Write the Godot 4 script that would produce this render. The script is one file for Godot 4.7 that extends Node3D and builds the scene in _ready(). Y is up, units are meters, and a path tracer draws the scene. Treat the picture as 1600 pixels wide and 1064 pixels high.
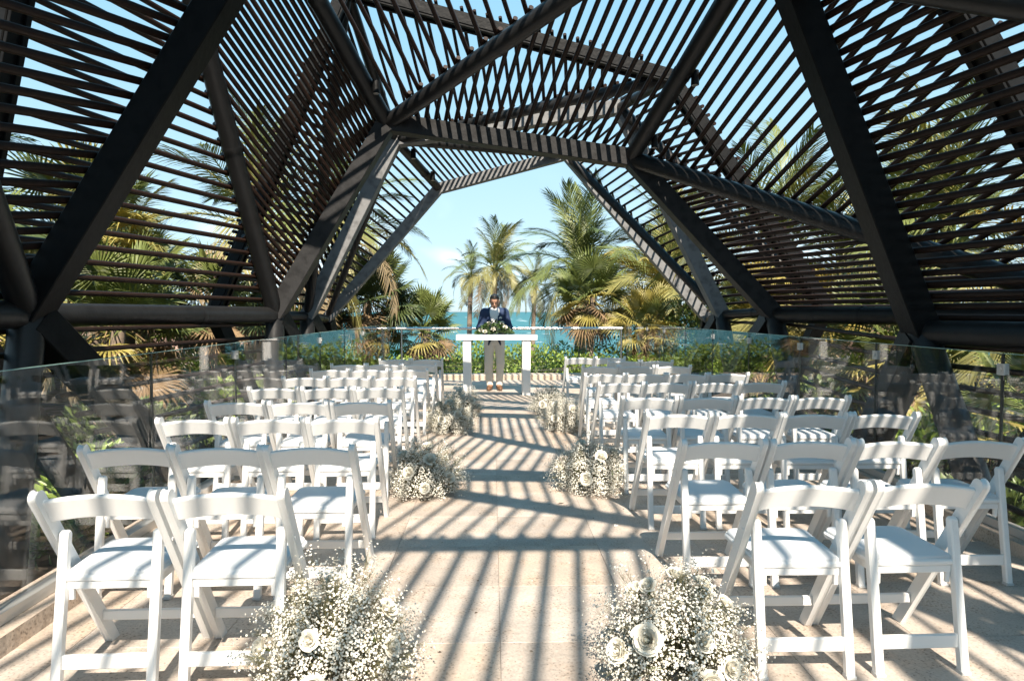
extends Node3D
# Wedding aisle under a folded steel slat pavilion by the sea. y up, metres, the aisle runs towards -Z.

var taken := {}
var M := {}
var rng := RandomNumberGenerator.new()


# ------------------------------------------------------------------ mesh helpers
class MB:
	var v := PackedVector3Array()
	var n := PackedVector3Array()
	var c := PackedColorArray()
	var ix := PackedInt32Array()
	var col := Color(1, 1, 1)

	func vert(p: Vector3, nn: Vector3) -> int:
		v.append(p)
		n.append(nn)
		c.append(col)
		return v.size() - 1

	func tri(a: Vector3, b: Vector3, d: Vector3) -> void: # counter-clockwise seen from outside
		var nn := (b - a).cross(d - a).normalized()
		var i := v.size()
		vert(a, nn); vert(b, nn); vert(d, nn)
		ix.append(i); ix.append(i + 2); ix.append(i + 1)

	func quad(a: Vector3, b: Vector3, d: Vector3, e: Vector3) -> void:
		var nn := (d - a).cross(e - b).normalized()
		var i := v.size()
		vert(a, nn); vert(b, nn); vert(d, nn); vert(e, nn)
		ix.append_array(PackedInt32Array([i, i + 2, i + 1, i, i + 3, i + 2]))

	func poly(pts: Array) -> void: # flat convex, counter-clockwise from outside
		for k in range(1, pts.size() - 1):
			tri(pts[0], pts[k], pts[k + 1])

	func loft(rings: Array, closed := true) -> void: # smooth skin over rings of equal length, counter-clockwise seen from the first ring's far side
		var rows := rings.size()
		var m: int = rings[0].size()
		var base := v.size()
		for r in rows:
			for k in m:
				var kp := (k + 1) % m if closed else mini(k + 1, m - 1)
				var km := (k + m - 1) % m if closed else maxi(k - 1, 0)
				var a: Vector3 = rings[r][kp] - rings[r][km]
				var b: Vector3 = rings[mini(r + 1, rows - 1)][k] - rings[maxi(r - 1, 0)][k]
				vert(rings[r][k], a.cross(b).normalized())
		for r in rows - 1:
			for k in (m if closed else m - 1):
				var k2 := (k + 1) % m
				var p := base + r * m + k
				var q := base + r * m + k2
				ix.append_array(PackedInt32Array([p, q + m, q, p, p + m, q + m]))

	func tube(pts: Array, rad: Array, sides := 8, caps := true) -> void:
		var rings := []
		var up := Vector3.UP
		for i in pts.size():
			var d: Vector3 = (pts[mini(i + 1, pts.size() - 1)] - pts[maxi(i - 1, 0)]).normalized()
			if absf(d.dot(up)) > 0.95 and i == 0:
				up = Vector3.RIGHT
			var s := d.cross(up).normalized()
			var t := d.cross(s)
			var ring := []
			for k in sides:
				var a := TAU * k / sides
				ring.append(pts[i] + (s * cos(a) + t * sin(a)) * rad[i])
			rings.append(ring)
		loft(rings)
		if caps:
			var last: Array = rings[-1]
			poly(last)
			var first: Array = rings[0].duplicate()
			first.reverse()
			poly(first)

	func slab(outline: PackedVector2Array, o: Vector3, ex: Vector3, ey: Vector3, t0: float, t1: float, ch: float) -> void: # convex outline (counter-clockwise in ex, ey) extruded along ex x ey, edges chamfered
		var ez := ex.cross(ey).normalized()
		var m := outline.size()
		var ins := []
		var full := []
		for k in m:
			var a := outline[(k + m - 1) % m]
			var b := outline[k]
			var d := outline[(k + 1) % m]
			var n1 := Vector2(-(b - a).y, (b - a).x).normalized()
			var n2 := Vector2(-(d - b).y, (d - b).x).normalized()
			var nn := (n1 + n2).normalized()
			ins.append(b + nn * ch / maxf(0.5, nn.dot(n1)))
			full.append(b)
		var at := func(p: Vector2, t: float) -> Vector3: return o + ex * p.x + ey * p.y + ez * t
		var top := []
		var bot := []
		for k in m:
			top.append(at.call(ins[k], t1))
			bot.append(at.call(ins[m - 1 - k], t0))
		poly(top)
		poly(bot)
		for k in m:
			var k2 := (k + 1) % m
			quad(at.call(full[k], t0 + ch), at.call(full[k2], t0 + ch), at.call(full[k2], t1 - ch), at.call(full[k], t1 - ch))
			quad(at.call(full[k], t1 - ch), at.call(full[k2], t1 - ch), at.call(ins[k2], t1), at.call(ins[k], t1))
			quad(at.call(ins[k], t0), at.call(ins[k2], t0), at.call(full[k2], t0 + ch), at.call(full[k], t0 + ch))

	func box(ce: Vector3, size: Vector3, ch := 0.004, b := Basis()) -> void:
		var h := size / 2.0
		slab(PackedVector2Array([Vector2(-h.x, -h.y), Vector2(h.x, -h.y), Vector2(h.x, h.y), Vector2(-h.x, h.y)]), ce, b.x, b.y, -h.z, h.z, minf(ch, minf(h.x, minf(h.y, h.z)) * 0.6))

	func bar(a: Vector3, b: Vector3, w: float, d: float, side: Vector3, ch := 0.004) -> void: # box from a to b, w along side, d across
		var y := (b - a).normalized()
		var x := (side - y * side.dot(y)).normalized()
		var z := x.cross(y)
		box((a + b) / 2.0, Vector3(w, (b - a).length(), d), ch, Basis(x, y, z))

	func ball(ce: Vector3, r: Vector3, rows := 8, cols := 12) -> void:
		var rings := []
		for i in rows + 1:
			var th := PI * (0.002 + 0.996 * i / rows) - PI / 2.0
			var ring := []
			for k in cols:
				var a := TAU * k / cols
				ring.append(ce + Vector3(cos(th) * cos(a) * r.x, sin(th) * r.y, -cos(th) * sin(a) * r.z))
			rings.append(ring)
		loft(rings)

	func mesh(m: Material = null) -> ArrayMesh:
		var a := []
		a.resize(Mesh.ARRAY_MAX)
		a[Mesh.ARRAY_VERTEX] = v
		a[Mesh.ARRAY_NORMAL] = n
		a[Mesh.ARRAY_COLOR] = c
		a[Mesh.ARRAY_INDEX] = ix
		var out := ArrayMesh.new()
		out.add_surface_from_arrays(Mesh.PRIMITIVE_TRIANGLES, a)
		if m:
			out.surface_set_material(0, m)
		return out


# ------------------------------------------------------------------ scene helpers
func numbered(called: String) -> String:
	var k: int = taken.get(called, 0)
	taken[called] = k + 1
	return called if k == 0 else "%s_%03d" % [called, k]


func thing(called: String, label: String, category: String, at := Vector3.ZERO, turn := 0.0, group := "") -> Node3D:
	var o := Node3D.new()
	o.name = numbered(called)
	add_child(o)
	o.position = at
	o.rotation.y = turn
	tag(o, label, category, group)
	return o


func tag(o: Node3D, label: String, category: String, group := "") -> void:
	o.set_meta("label", label)
	o.set_meta("category", category)
	if group:
		o.set_meta("group", group)


func part(called: String, m: Mesh, mat: Material, parent: Node3D, at := Transform3D()) -> MeshInstance3D:
	var o := MeshInstance3D.new()
	o.name = called if parent != self else numbered(called)
	o.mesh = m
	if mat:
		o.material_override = mat
	o.transform = at
	parent.add_child(o, true)
	return o


func struct(called: String, m: Mesh, mat: Material, kind := "structure") -> MeshInstance3D:
	var o := part(called, m, mat, self)
	o.set_meta("kind", kind)
	return o


func mat(albedo: Color, rough := 0.6, metal := 0.0, spec := 0.5) -> StandardMaterial3D: # albedo given as linear, real-world values
	var m := StandardMaterial3D.new()
	m.albedo_color = albedo.linear_to_srgb()
	m.roughness = rough
	m.metallic = metal
	m.metallic_specular = spec
	return m


func leafy(albedo: Color, back := 0.5, rough := 0.5) -> StandardMaterial3D:
	var m := mat(albedo, rough)
	m.cull_mode = BaseMaterial3D.CULL_DISABLED
	m.backlight_enabled = true
	m.backlight = (albedo * back * 1.6).linear_to_srgb()
	m.vertex_color_use_as_albedo = true
	return m


func noise(freq: float, seed_: int, kind := FastNoiseLite.TYPE_SIMPLEX_SMOOTH, oct := 3) -> FastNoiseLite:
	var f := FastNoiseLite.new()
	f.noise_type = kind
	f.frequency = freq
	f.seed = seed_
	f.fractal_octaves = oct
	return f


func bump_tex(freq: float, seed_: int, size := 512, strength := 4.0) -> NoiseTexture2D:
	var t := NoiseTexture2D.new()
	t.width = size
	t.height = size
	t.seamless = true
	t.as_normal_map = true
	t.bump_strength = strength
	t.noise = noise(freq, seed_)
	return t


func ramp_tex(freq: float, seed_: int, stops: Array, size := 512, kind := FastNoiseLite.TYPE_SIMPLEX_SMOOTH, oct := 4) -> NoiseTexture2D:
	var t := NoiseTexture2D.new()
	t.width = size
	t.height = size
	t.seamless = true
	t.noise = noise(freq, seed_, kind, oct)
	var g := Gradient.new()
	var offs := PackedFloat32Array()
	var cols := PackedColorArray()
	for s in stops:
		offs.append(s[0])
		cols.append((s[1] as Color).linear_to_srgb())
	g.offsets = offs
	g.colors = cols
	t.color_ramp = g
	return t


func triplanar(m: StandardMaterial3D, scale: float, world := true) -> StandardMaterial3D:
	m.uv1_triplanar = true
	m.uv1_world_triplanar = world
	m.uv1_scale = Vector3.ONE * scale
	return m


func grey(x: float) -> Color:
	return Color(x, x, x)


# ------------------------------------------------------------------ materials
func stone_image(seed_: int) -> Image: # coral stone: soft cloudy tone, fine grain, pits
	var s := 768
	var cloud := noise(0.006, seed_).get_seamless_image(s, s)
	var grain := noise(0.12, seed_ + 1, FastNoiseLite.TYPE_SIMPLEX_SMOOTH, 3).get_seamless_image(s, s)
	var cells := noise(0.085, seed_ + 2, FastNoiseLite.TYPE_CELLULAR, 1).get_seamless_image(s, s)
	var patch := noise(0.009, seed_ + 3).get_seamless_image(s, s)
	var im := Image.create(s, s, false, Image.FORMAT_RGB8)
	for y in s:
		for x in s:
			var a := cloud.get_pixel(x, y).r
			var g := grain.get_pixel(x, y).r
			var p := patch.get_pixel(x, y).r
			var k := 0.78 + 0.30 * a + 0.30 * (g - 0.5)
			var pit := cells.get_pixel(x, y).r
			if pit < 0.10 + 0.26 * (p - 0.47) and g > 0.40:
				k *= 0.52
			if g < 0.20 + 0.14 * p:
				k *= 0.88
			var base := Color(0.515, 0.447, 0.388).lerp(Color(0.52, 0.42, 0.34), clampf((p - 0.5) * 2.0, 0.0, 1.0))
			im.set_pixel(x, y, (base * k).linear_to_srgb())
	return im


func make_materials() -> void:
	for k in 3:
		var st := StandardMaterial3D.new()
		if k < 1:
			M["stone_im"] = ImageTexture.create_from_image(stone_image(11))
			M["stone_n"] = bump_tex(0.05, 31, 512, 2.5)
		st.albedo_texture = M.stone_im
		st.albedo_color = [Color(1, 1, 1), Color(0.945, 0.94, 0.935), Color(0.985, 0.965, 0.94)][k]
		st.roughness = 0.62
		st.normal_enabled = true
		st.normal_texture = M.stone_n
		st.normal_scale = 0.35
		triplanar(st, 0.62)
		st.uv1_offset = Vector3(0.31, 0.17, 0.43) * k
		M["stone%d" % k] = st
	M.mortar = mat(Color(0.36, 0.31, 0.27), 0.95)
	var kerb: StandardMaterial3D = M.stone2.duplicate()
	M.kerb = kerb
	# pavilion
	var steel := mat(Color(0.0095, 0.0095, 0.0098), 0.46, 0.0, 0.26)
	steel.albedo_texture = ramp_tex(0.012, 5, [[0.0, grey(0.55)], [0.5, grey(0.95)], [0.75, grey(1.0)], [1.0, grey(1.0)]])
	steel.normal_enabled = true
	steel.normal_texture = bump_tex(0.03, 6, 512, 3.0)
	steel.normal_scale = 0.25
	triplanar(steel, 0.9)
	M.steel = steel
	var pale: StandardMaterial3D = steel.duplicate() # sunlit brightness put into the colour of the two far arches
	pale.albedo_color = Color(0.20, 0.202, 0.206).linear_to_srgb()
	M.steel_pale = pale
	var pm: StandardMaterial3D = steel.duplicate()
	pm.albedo_color = Color(0.018, 0.018, 0.0185).linear_to_srgb()
	pm.roughness = 0.4
	pm.metallic_specular = 0.42
	M.steel_pipe = pm
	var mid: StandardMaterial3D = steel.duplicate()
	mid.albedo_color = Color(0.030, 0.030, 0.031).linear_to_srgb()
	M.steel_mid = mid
	var rod := mat(Color(0.026, 0.014, 0.010), 0.5, 0.0, 0.35)
	rod.albedo_texture = ramp_tex(0.02, 8, [[0.0, grey(0.6)], [0.55, grey(1.0)], [0.8, grey(1.0)], [0.93, Color(1.0, 0.9, 0.85)]])
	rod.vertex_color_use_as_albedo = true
	triplanar(rod, 1.3)
	M.rod = rod
	# chairs
	var ch := mat(Color(0.80, 0.80, 0.79), 0.33)
	ch.normal_enabled = true
	ch.normal_texture = bump_tex(0.02, 12, 256, 1.5)
	ch.normal_scale = 0.12
	triplanar(ch, 3.0, false)
	M.chair = ch
	var vinyl := mat(Color(0.74, 0.755, 0.77), 0.42)
	vinyl.normal_enabled = true
	vinyl.normal_texture = bump_tex(0.15, 13, 256, 2.0)
	vinyl.normal_scale = 0.15
	triplanar(vinyl, 4.0, false)
	M.vinyl = vinyl
	M.foot = mat(Color(0.55, 0.55, 0.54), 0.6)
	M.table = mat(Color(0.82, 0.82, 0.81), 0.4)
	M.inox = mat(Color(0.62, 0.62, 0.61), 0.25, 1.0)
	M.clamp = mat(Color(0.55, 0.54, 0.52), 0.4, 0.6)
	M.glass_edge = mat(Color(0.30, 0.46, 0.41), 0.2)
	M.seal = mat(Color(0.012, 0.018, 0.016), 0.3)
	var gl := StandardMaterial3D.new()
	gl.transparency = BaseMaterial3D.TRANSPARENCY_ALPHA
	gl.albedo_color = Color(0.25, 0.42, 0.38, 0.008)
	gl.roughness = 0.0
	gl.metallic_specular = 0.42
	gl.cull_mode = BaseMaterial3D.CULL_DISABLED
	M.glass = gl
	# plants
	M.frond_green = leafy(Color(0.15, 0.175, 0.045))
	M.frond_dark = leafy(Color(0.075, 0.105, 0.030))
	M.frond_olive = leafy(Color(0.25, 0.23, 0.075))
	M.frond_gold = leafy(Color(0.38, 0.30, 0.075))
	M.frond_dry = leafy(Color(0.30, 0.225, 0.13), 0.3, 0.8)
	M.fan_green = leafy(Color(0.14, 0.17, 0.045))
	M.fan_dark = leafy(Color(0.07, 0.095, 0.03))
	M.fan_gold = leafy(Color(0.32, 0.27, 0.07))
	M.fan_dry = leafy(Color(0.24, 0.16, 0.085), 0.3, 0.8)
	M.hedge = leafy(Color(0.23, 0.32, 0.05), 0.7, 0.4)
	M.bush = leafy(Color(0.10, 0.14, 0.035), 0.5, 0.45)
	M.flower = mat(Color(0.78, 0.76, 0.70), 0.7)
	M.flower.vertex_color_use_as_albedo = true
	M.stem = leafy(Color(0.16, 0.15, 0.07), 0.3, 0.7)
	M.rose = mat(Color(0.80, 0.78, 0.72), 0.6)
	M.rose.cull_mode = BaseMaterial3D.CULL_DISABLED
	M.rose.vertex_color_use_as_albedo = true
	M.garland = leafy(Color(0.05, 0.095, 0.022), 0.5, 0.4)
	var bark := mat(Color(0.26, 0.20, 0.15), 0.9)
	bark.albedo_texture = ramp_tex(0.03, 21, [[0.0, grey(0.45)], [0.5, grey(0.9)], [1.0, grey(1.0)]])
	triplanar(bark, 1.1)
	M.bark = bark


# ------------------------------------------------------------------ pavilion
const CORE := Vector3(0.4, 1.3, 0.0)

func outward(p: Vector3) -> Vector3:
	var d := Vector3(p.x - CORE.x, p.y - CORE.y, 0.0)
	return d.normalized()


func rib(nodes: Array, wide: float, thick: float, called: String, parent: Node3D, lips := false, m_: Material = M.steel) -> void: # mitred box beams over a polyline that lies across the aisle
	var m := nodes.size()
	var dirs := []
	for k in m - 1:
		dirs.append((nodes[k + 1] - nodes[k]).normalized())
	var mitre := []
	for k in m:
		var d1: Vector3 = dirs[maxi(k - 1, 0)]
		var d2: Vector3 = dirs[mini(k, m - 2)]
		var n1 := Vector3(-d1.y, d1.x, 0).normalized()
		var n2 := Vector3(-d2.y, d2.x, 0).normalized()
		var nn := (n1 + n2).normalized()
		mitre.append(nn / nn.dot(n1))
	for k in m - 1:
		var mb := MB.new()
		var a: Vector3 = nodes[k]
		var b: Vector3 = nodes[k + 1]
		if k > 0: a += dirs[k] * 0.002
		if k < m - 2: b -= dirs[k] * 0.002
		var ha: Vector3 = mitre[k] * thick / 2.0
		var hb: Vector3 = mitre[k + 1] * thick / 2.0
		_prism(mb, a, b, ha, hb, wide / 2.0, 0.007)
		if lips: # two rails along the outer edges of a channel
			for s in [-1.0, 1.0]:
				var zz := Vector3(0, 0, s * wide * 0.33)
				_prism(mb, a + ha * 1.28 + zz, b + hb * 1.28 + zz, ha * 0.28, hb * 0.28, wide * 0.09, 0.003)
				_prism(mb, a - ha * 1.2 + zz, b - hb * 1.2 + zz, ha * 0.2, hb * 0.2, wide * 0.12, 0.003)
		part(called, mb.mesh(), m_, parent)


func _prism(mb: MB, a: Vector3, b: Vector3, ha: Vector3, hb: Vector3, hw: float, ch: float) -> void:
	var ra := []
	var rb := []
	var f := ch / maxf(ha.length(), 0.01)
	for q in [[-1.0, -1.0 + f, 0.0], [-1.0 + f, -1.0, 1.0], [1.0 - f, -1.0, 1.0], [1.0, -1.0 + f, 0.0], [1.0, 1.0 - f, 0.0], [1.0 - f, 1.0, 1.0], [-1.0 + f, 1.0, 1.0], [-1.0, 1.0 - f, 0.0]]:
		var zz := Vector3(0, 0, (signf(q[1]) * (hw if absf(q[1]) == 1.0 else hw - ch)))
		ra.append(a + ha * q[0] + zz)
		rb.append(b + hb * q[0] + zz)
	for k in 8:
		var k2 := (k + 1) % 8
		mb.quad(ra[k2], ra[k], rb[k], rb[k2])
	var first := ra.duplicate()
	mb.poly(first)
	var last := rb.duplicate()
	last.reverse()
	mb.poly(last)


func pipe(a: Vector3, b: Vector3, r: float, parent: Node3D, called := "pipe") -> void:
	var mb := MB.new()
	var pts := [a, b]
	var mid := a.lerp(b, 0.36)
	var d := (b - a).normalized()
	# a thin weld collar where two lengths meet
	pts = [a, mid - d * 0.03, mid - d * 0.028, mid + d * 0.028, mid + d * 0.03, b]
	mb.tube(pts, [r, r, r + 0.006, r + 0.006, r, r], 18)
	part(called, mb.mesh(), M.steel_pipe, parent)


func slat_mesh() -> ArrayMesh: # a unit rod from y = 0 to y = 1, sun glint painted pale on its ends
	var mb := MB.new()
	mb.col = Color(1, 1, 1)
	mb.tube([Vector3(0, 0, 0), Vector3(0, 1, 0)], [1.0, 1.0], 10, false)
	mb.col = Color(18, 30, 38)  # pale cap colour stands for sun caught on the rod ends
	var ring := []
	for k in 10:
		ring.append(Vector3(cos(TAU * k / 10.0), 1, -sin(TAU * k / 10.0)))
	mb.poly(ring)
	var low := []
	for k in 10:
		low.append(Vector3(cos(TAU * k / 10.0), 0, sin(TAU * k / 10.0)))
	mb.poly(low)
	return mb.mesh()


func slat_at(a: Vector3, b: Vector3, r: float) -> Transform3D:
	var y := b - a
	var yn := y.normalized()
	var x := yn.cross(Vector3(0.3, 1, 0.2)).normalized()
	return Transform3D(Basis(x * r, y, x.cross(yn) * r), a)


func build_pavilion(cam: Camera3D) -> void:
	var p := thing("pavilion", "dark steel pavilion tunnel of folded triangles clad in slim brown rods", "pavilion")
	# every shell runs from a wide rim (S) to a narrow arch of box beams (E), the next shell starts outside it
	var S := [
		[Vector3(-3.5, 1.4, 6.2), Vector3(-2.2, 5.0, 6.2), Vector3(2.3, 4.9, 6.2), Vector3(4.3, 1.4, 6.2)],
		[Vector3(-3.5, 1.4, 3.1), Vector3(-2.2, 5.1, 3.1), Vector3(2.3, 5.1, 3.1), Vector3(4.4, 1.4, 3.1)],
		[Vector3(-3.3, 1.4, 0.75), Vector3(-2.0, 4.85, 0.75), Vector3(2.25, 4.82, 0.75), Vector3(4.1, 1.4, 0.75)],
		[Vector3(-3.5, 1.4, -0.7), Vector3(-2.12, 4.2, -1.8), Vector3(2.3, 4.95, -0.7), Vector3(4.4, 1.25, -0.7)],
		[Vector3(-3.62, 1.39, -4.7), Vector3(-2.62, 6.07, -4.7), Vector3(2.38, 4.83, -4.7), Vector3(4.54, 1.37, -4.7)],
		[Vector3(-3.36, 1.38, -8.35), Vector3(-1.74, 5.23, -8.35), Vector3(2.14, 4.24, -8.35), Vector3(4.12, 1.45, -8.35)],
	]
	var E := [
		[Vector3(-2.9, 1.38, 2.5), Vector3(-1.35, 4.25, 2.5), Vector3(2.1, 4.5, 2.5), Vector3(3.3, 1.3, 2.5)],
		S[2],
		[Vector3(-2.9, 1.38, -1.6), Vector3(-1.35, 4.6, -1.6), Vector3(2.1, 4.0, -1.6), Vector3(3.3, 1.3, -1.6)],
		[Vector3(-3.14, 1.39, -4.7), Vector3(-1.31, 4.62, -5.0), Vector3(2.12, 3.9, -5.0), Vector3(3.33, 1.25, -5.2)],
		[Vector3(-2.62, 1.37, -8.3), Vector3(-1.26, 3.66, -8.3), Vector3(1.67, 3.26, -8.3), Vector3(3.46, 1.37, -8.3)],
		[Vector3(-2.80, 1.34, -10.4), Vector3(-1.46, 3.98, -10.4), Vector3(1.92, 4.49, -10.4), Vector3(3.52, 1.36, -10.4)],
	]
	S.append(E[5])
	E.append([Vector3(-2.95, 1.28, -12.2), Vector3(-0.955, 3.58, -12.2), Vector3(1.305, 4.19, -12.2), Vector3(3.89, 1.26, -12.2)])
	var counts := [[14, 18, 14], [16, 24, 16], [20, 24, 20], [33, 30, 33], [38, 26, 32], [30, 26, 28], [25, 25, 25]] # left, roof, right
	var rods := [] # [a, b, radius]
	for k in 7:
		var s: Array = S[k]
		var e: Array = E[k]
		var et := (0.205 if k != 2 else 0.15) if k < 6 else 0.18
		if k == 1: # no arch here, only pipes
			et = 0.16
			for j in 3:
				pipe(e[j], e[j + 1], 0.09, p)
		else:
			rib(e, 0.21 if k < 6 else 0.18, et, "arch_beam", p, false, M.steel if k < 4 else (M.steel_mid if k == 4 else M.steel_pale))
		if k < 6 and k != 2:
			rib(s, 0.22, 0.11, "rim_beam", p, true)
		var rp := 0.095 if k < 5 else 0.07
		var so := (0.12 if k != 2 else 0.11) if k < 6 else 0.13 # how far outside the rim's middle the rods lie
		var eo := et / 2.0 + 0.03
		var po := rp + 0.028
		# diagonals: left wall S1-E0, roof S2-E1, right wall S3-E2 (the last shell folds the other way)
		var tris: Array
		if k < 6:
			tris = [[s[1], e[0], s[0], true], [e[0], s[1], e[1], false], [s[2], e[1], s[1], true], [e[1], s[2], e[2], false], [s[3], e[2], s[2], true], [e[2], s[3], e[3], false]]
			if k == 1: # a plain bay: rods straight over it
				tris = [tris[0], tris[1], tris[4], tris[5]]
				for i in 25:
					var u := (i + 0.4) / 25.0
					var a: Vector3 = (s[1] as Vector3).lerp(s[2], u - 0.045) + Vector3(0, 0.12, 0)
					var b: Vector3 = (e[1] as Vector3).lerp(e[2], u) + Vector3(0, 0.12, -0.05)
					rods.append([a, b, 0.027])
			else:
				pipe(e[1], s[2], rp, p)
			pipe(e[0], s[1], rp, p)
			pipe(e[2], s[3], rp, p)
			pipe(e[1], s[1], rp, p)
			pipe(e[2], s[2], rp, p)
		else:
			tris = [[s[1], e[0], s[0], true], [e[0], s[1], e[1], false], [e[2], s[1], e[1], false], [s[1], e[2], s[2], true], [s[3], e[2], s[2], true], [e[2], s[3], e[3], false]]
			pipe(e[0], s[1] - Vector3(0.0, 0.05, 0), 0.05, p)
			pipe(e[2], s[1], rp, p)
			pipe(e[2], s[3], rp, p)
			pipe(e[1], s[1], rp, p)
		pipe(e[0], s[0], rp, p)
		pipe(e[3], s[3], rp, p)
		for ti in tris.size(): # rods from the diagonal (t[0] -> t[1]) to the edge (t[2] -> t[1] or t[0])
			var t: Array = tris[ti]
			var far: Vector3 = t[2]
			var n: int = counts[k][ti / 2 if k != 1 else 0]
			for i in n:
				var u := (i + 0.6) / n
				# on a rim triangle the fan closes at t[1]'s neighbour: the edge runs from far to t[0]
				var d: Vector3 = t[0].lerp(t[1], u)
				var q: Vector3
				q = t[0].lerp(far, u)
				var on_rim: bool = t[3]
				var oq := so if on_rim else eo
				var a := d + outward(d) * po
				var b := q + outward(q) * oq
				if (b - a).length() < 0.25:
					continue
				var dir := (b - a).normalized()
				a -= dir * 0.045
				b += dir * (0.075 if on_rim else 0.05)
				rods.append([a, b, [0.021, 0.021, 0.022, 0.0265, 0.025, 0.022, 0.020][k]])
		# legs: a box leg leaning forward, a pipe leg leaning back
		var lean := 1.9 if k < 6 else 0.9
		for side in [0, 3]:
			if k == 1: continue
			var at: Vector3 = e[side]
			var inw := 0.45 if side == 0 else -0.36
			if k == 3 and side == 3: inw = -0.12
			if k == 6: inw = 0.1 * signf(inw)
			var foot := Vector3(at.x + inw, -0.45, at.z - lean)
			if k == 3 and side == 3: foot.z = at.z - 1.0
			var mb := MB.new()
			mb.bar(at + (foot - at).normalized() * 0.03, foot, 0.23, 0.22, Vector3(1, 0, 0.2), 0.007)
			part("leg", mb.mesh(), M.steel, p)
			var back := Vector3(at.x + (0.03 if side == 0 else -0.05), -0.45, at.z + (0.35 if side == 0 else 1.1))
			if k < 6:
				pipe(at, back, 0.11, p, "leg")
			if k < 6 and k != 2:
				var rf: Vector3 = s[side]
				var rm := MB.new()
				var rfoot := Vector3(rf.x + signf(inw) * 0.35, -0.45, rf.z - 1.1)
				rm.bar(rf, rfoot, 0.14, 0.2, Vector3(1, 0, 0.2), 0.006)
				part("leg", rm.mesh(), M.steel, p)
			# rods of the skirt, between the last arch's box leg and this arch's pipe leg
			if k > 0:
				var pe: Vector3 = E[k - 1 if k != 2 else 0][side]
				var inw0 := 0.45 if side == 0 else -0.36
				var pfoot := Vector3(pe.x + inw0, -0.45, pe.z - 1.9)
				for i in 11:
					var u := (i + 0.7) / 11.5
					var a := pe.lerp(pfoot, u) + Vector3(-signf(inw0) * 0.16, 0, 0.3)
					var b := at.lerp(back if k < 6 else foot, u) + Vector3(-signf(inw0) * 0.15, 0, -0.1)
					if k == 6: b.y = a.y
					rods.append([a, b, 0.021])
	# the rods that show largest are parts of their own, the rest one mass
	var cam_in := cam.transform.affine_inverse()
	var scored := []
	for i in rods.size():
		var r: Array = rods[i]
		var seen := 0.0
		for j in 9:
			var q: Vector3 = cam_in * (r[0].lerp(r[1], (j + 0.5) / 9.0))
			if q.z < -0.3 and absf(q.x / -q.z) < 0.76 and absf(q.y / -q.z) < 0.505:
				seen += 1.0 / (q.z * q.z)
		scored.append([-seen * (r[1] - r[0]).length() * r[2], i])
	scored.sort_custom(func(x, y): return x[0] < y[0] or (x[0] == y[0] and x[1] < y[1]))
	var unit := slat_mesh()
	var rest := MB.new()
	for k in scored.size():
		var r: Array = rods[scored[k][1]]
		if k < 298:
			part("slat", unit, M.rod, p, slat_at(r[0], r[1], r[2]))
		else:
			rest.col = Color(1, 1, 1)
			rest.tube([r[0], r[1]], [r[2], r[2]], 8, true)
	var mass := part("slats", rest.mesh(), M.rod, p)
	mass.set_meta("kind", "stuff")
	# small spotlights clamped to the pipes
	var spots := [[E[4][2].lerp(S[4][2], 0.36), "small black spotlight high on the upper right pipe, near the wide beam"], [E[4][2].lerp(S[4][2], 0.1), "small black spotlight low on the upper right pipe, by the middle arch corner"],
		[E[4][1].lerp(S[4][1], 0.13), "small black spotlight on the upper left pipe above the middle arch"], [E[6][1].lerp(S[6][1], 0.35), "small black spotlight on the short pipe of the far arch, lower one"], [E[6][1].lerp(S[6][1], 0.8), "small black spotlight on the short pipe of the far arch, upper one"]]
	for sp in spots:
		var at: Vector3 = sp[0] - outward(sp[0]) * 0.0 + Vector3(0.13, -0.06, 0.03)
		var o := thing("spotlight", sp[1], "spotlight", at)
		var h := MB.new()
		h.tube([Vector3(-0.07, 0.05, -0.02), Vector3(0, 0.05, 0)], [0.012, 0.012], 8)
		h.tube([Vector3(0, 0.09, 0), Vector3(0, 0.085, 0), Vector3(0.0, -0.05, 0.0), Vector3(0.0, -0.06, 0.0)], [0.03, 0.038, 0.042, 0.04], 14)
		part("housing", h.mesh(), M.steel, o)
		var l := MB.new()
		l.tube([Vector3(0, -0.061, 0), Vector3(0, -0.064, 0)], [0.034, 0.032], 14)
		part("lens", l.mesh(), M.clamp, o)


# ------------------------------------------------------------------ chairs
var chair_parts := []

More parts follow.
